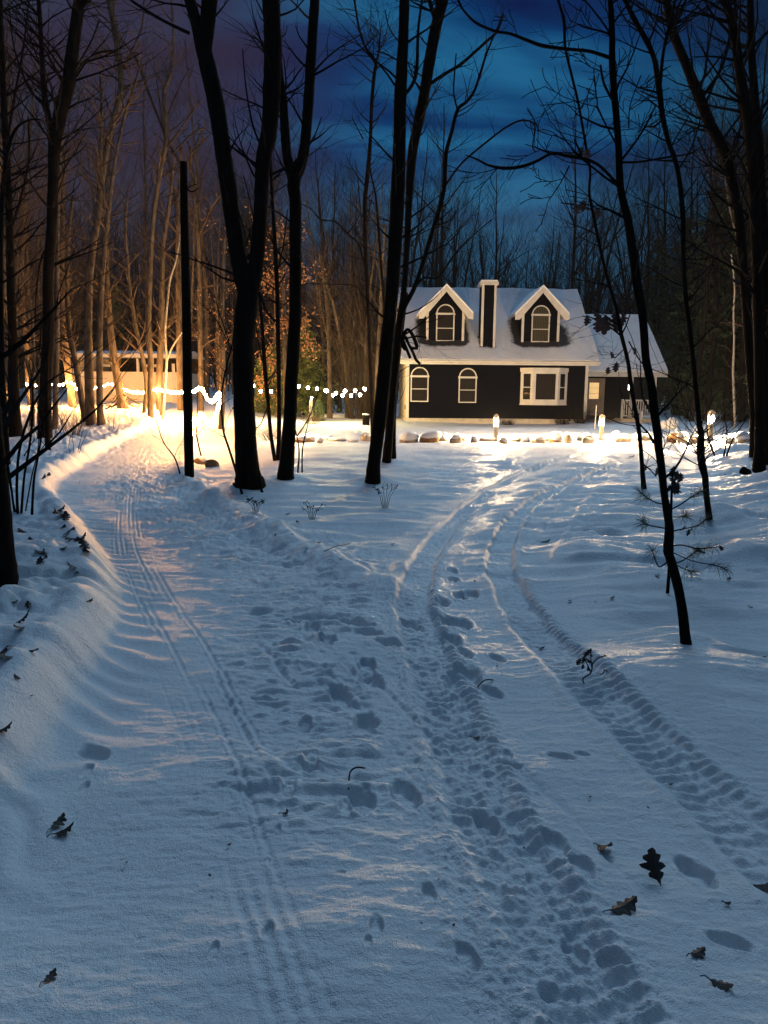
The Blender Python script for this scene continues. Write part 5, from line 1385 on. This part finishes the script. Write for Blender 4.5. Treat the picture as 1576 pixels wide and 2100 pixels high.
def ground_leaf(u, v, Lpx, ang, tilt, seed, label, group=None, mat='dark_leaf', stem=True):
    g_ = ground_hit(u, v); rnd = random.Random(seed)
    s = (g_ - Vector((0, 0, CAMZ))).length / F; L = Lpx * s * .88
    mb = MB()
    d = Vector((math.cos(ang) * math.cos(tilt), math.sin(ang) * math.cos(tilt), math.sin(tilt))).normalized()
    f = d.cross(Vector((0, 0, 1))).normalized()
    if tilt > .8: f = Vector((1, .1, 0))
    oak_leaf(mb, -d * L * .45 + Vector((0, 0, .012 + abs(math.sin(tilt)) * L * .4)), L, d, rnd, f)
    top = list(mb.v); n = len(top)
    # thickness
    mb.v += [(a, b, c - .0015) for a, b, c in top]
    mb.f += [tuple(n + i for i in reversed(q)) for q in list(mb.f)]
    o = mb.build('dead_leaf', M[mat]); o.location = g_
    tag(o, label, 'leaf', group)
    if stem:
        a = -d * L * .45 + Vector((0, 0, .012 + abs(math.sin(tilt)) * L * .4))
        MB().tube([a, a - d * L * .2 + Vector((0, 0, .006)), a - d * L * .38], [.0022, .0018, .0015], 4).build('leaf_stem', M[mat], o)
    return o
ground_leaf(1345, 1808, 66, 1.9, 1.1, 1, 'dark oak leaf standing upright in the snow, largest at lower right')
ground_leaf(1275, 1868, 62, .25, .35, 2, 'spiky curled oak leaf below the upright leaf')
ground_leaf(1236, 1745, 44, -1.0, .6, 3, 'curled oak leaf up and left of the upright leaf')
ground_leaf(1556, 1826, 52, -.4, .3, 4, 'arched dry leaf at the right edge of the snow')
ground_leaf(1430, 1960, 34, .4, .15, 5, 'small dark leaf lying above the long-stemmed leaf')
ground_leaf(1476, 2022, 42, -.45, .1, 6, 'long-stemmed leaf at the bottom right of the snow')
ground_leaf(102, 2010, 30, 1.2, .2, 7, 'single small leaf at the bottom left of the drive')
ground_leaf(1491, 1858, 14, 0, .1, 8, 'tiny leaf scrap beside the arched dry leaf')
ground_leaf(1117, 1112, 26, .2, .2, 9, 'small dark leaf clump right of the right tyre track')
ground_leaf(1110, 1332, 16, .2, .2, 10, 'dark leaf scrap inside the right tyre track')
ground_leaf(130, 1712, 44, .3, .5, 11, 'big dark leaf half buried in the hollow at lower left')
ground_leaf(118, 1696, 38, 1.2, .4, 12, 'crumpled leaf overlapping the big half buried leaf')
ground_leaf(8, 1502, 34, .5, .5, 13, 'dark leaf cut by the left edge of the photo')
ground_leaf(976, 1516, 20, .1, .1, 14, 'dark wet leaf lying in a hole between the tyre tracks')
ground_leaf(584, 1673, 16, .5, .1, 15, 'short bit of bark on the drive above the paired prints')
bl = [(118, 1052, 34), (135, 1068, 28), (125, 1060, 30), (128, 1086, 20), (140, 1096, 40), (148, 1106, 34), (160, 1112, 30), (167, 1108, 24), (178, 1128, 34), (180, 1136, 26), (130, 1128, 18), (92, 1136, 28), (82, 1134, 20), (90, 1150, 20), (80, 1160, 22), (150, 1168, 26), (157, 1180, 16), (182, 1236, 20), (48, 1092, 24), (66, 1110, 18), (45, 1280, 36), (60, 1250, 20), (42, 1292, 26), (66, 1338, 30), (5, 1345, 34), (14, 1352, 30), (100, 978, 14), (88, 984, 16), (38, 1396, 18), (20, 1330, 18), (30, 1240, 16)]
for k, (uu, vv, L_) in enumerate(bl):
    ground_leaf(uu, vv, L_, k * 1.9, .5 + .3 * math.sin(k), 100 + k, 'dark oak leaf poking out of the lumpy snow on the left bank', 'leaves caught on the left bank', 'dark_leaf', False)
for k, (uu, vv, L_) in enumerate([(590, 1056, 12), (612, 1072, 12), (636, 1112, 12), (628, 1128, 10), (655, 1115, 14), (598, 1098, 10), (564, 1100, 10), (540, 1058, 10), (805, 1118, 10), (975, 1195, 8), (1170, 1235, 12), (1255, 1228, 12), (1222, 1238, 6), (1348, 1182, 14), (1494, 1190, 14), (1540, 1248, 12), (1568, 1350, 10), (1020, 1370, 6), (1210, 1640, 10), (1375, 1615, 10), (1330, 1662, 6), (260, 1775, 8), (470, 1738, 10), (432, 1802, 8), (900, 1810, 6), (930, 1905, 8), (865, 1900, 6), (1295, 938, 14), (1075, 1745, 6), (120, 1440, 6), (66, 1432, 7), (590, 1668, 8), (1430, 1012, 10), (1485, 975, 8), (700, 1150, 8), (680, 1170, 8)]):
    ground_leaf(uu, vv, L_, k * 2.3, .3, 200 + k, 'tiny dark scrap of leaf lying on the snow', 'leaf scraps on the snow', 'dark_leaf', False)

def twig(label, pts, seed, leaves=()):
    g_ = ground_hit(pts[0][0], pts[0][1]); mb = MB(); rnd = random.Random(seed)
    P = []
    for (u, v, w, lift) in pts:
        h_ = ground_hit(u, v); P.append(Vector((h_.x, h_.y, h_.z + lift)) - g_)
    s = (g_ - Vector((0, 0, CAMZ))).length / F
    mb.tube(smooth_poly(P, 3), [max(.0015, .0035)] * (3 * (len(P) - 1) + 1), 5)
    o = mb.build('fallen_twig', M['bark_dark']); o.location = g_
    tag(o, label, 'twig')
    return o, g_, s
twig('bent dark twig lying between the diagonal sled grooves and prints', [(748, 1580, 4, .01), (730, 1588, 4, .03), (718, 1596, 4, .02), (715, 1622, 4, .005)], 1)
twig('thin curved twig on the snow between the two tyre tracks', [(980, 1412, 2, .005), (995, 1403, 2, .02), (1012, 1397, 2, .005)], 2)
twig('long pale twig lying across the snow above the track fork', [(665, 1134, 2, .01), (690, 1128, 2, .03), (718, 1120, 2, .02)], 3)
# fallen oak twig with leaves standing in the ribbed track
tg = ground_hit(1199, 1400)
TW = empty('leafy_twig', tg); tag(TW, 'broken oak twig with dark leaves standing on the ribbed tyre track', 'twig')
tm, tl = MB(), MB()
for pts in ([(1199, 1402, 4), (1196, 1392, 4), (1212, 1380, 4), (1216, 1362, 3), (1222, 1355, 3), (1230, 1348, 3), (1246, 1345, 3)], [(1212, 1380, 3), (1206, 1365, 3), (1198, 1350, 3)], [(1214, 1370, 3), (1212, 1345, 3), (1213, 1330, 3)], [(1232, 1384, 3), (1238, 1380, 3), (1240, 1373, 3)]):
    pa, ra_ = trace(pts, tg.y, .3, int(pts[-1][0])); tm.tube([q - tg for q in pa], [r_ * .8 for r_ in ra_], 5)
tm.build('stem', M['bark_dark'], TW)
rnd = random.Random(20)
for uu, vv, L_ in ((1198, 1345, 20), (1192, 1350, 18), (1204, 1350, 20), (1206, 1366, 16), (1212, 1330, 22), (1214, 1342, 16), (1240, 1342, 16), (1200, 1358, 16), (1238, 1374, 10), (1196, 1362, 12)):
    p_ = at(uu, vv, tg.y + rnd.uniform(-.03, .03)) - tg
    oak_leaf(tl, p_, L_ * ppm(tg.y), Vector((rnd.gauss(0, .6), rnd.gauss(0, .5), -.7)).normalized(), rnd, Vector((1, rnd.gauss(0, .5), rnd.gauss(0, .4))).normalized())
tl.build('leaves', M['dark_leaf'], TW)

# ------------------------------------------------------------------ thin night air round the whole scene
hb = MB().box(-1000, 1000, -1000, 1000, -8, 45).build('haze', M['snow']); hb['kind'] = 'stuff'
hm = bpy.data.materials.new('night_air'); hm.use_nodes = True
hn = hm.node_tree; hn.nodes.clear()
ho = hn.nodes.new('ShaderNodeOutputMaterial'); hv = hn.nodes.new('ShaderNodeVolumePrincipled')
hv.inputs['Density'].default_value = .0003; hv.inputs['Color'].default_value = (.8, .85, .9, 1)
hn.links.new(hv.outputs[0], ho.inputs['Volume'])
hb.data.materials.clear(); hb.data.materials.append(hm)
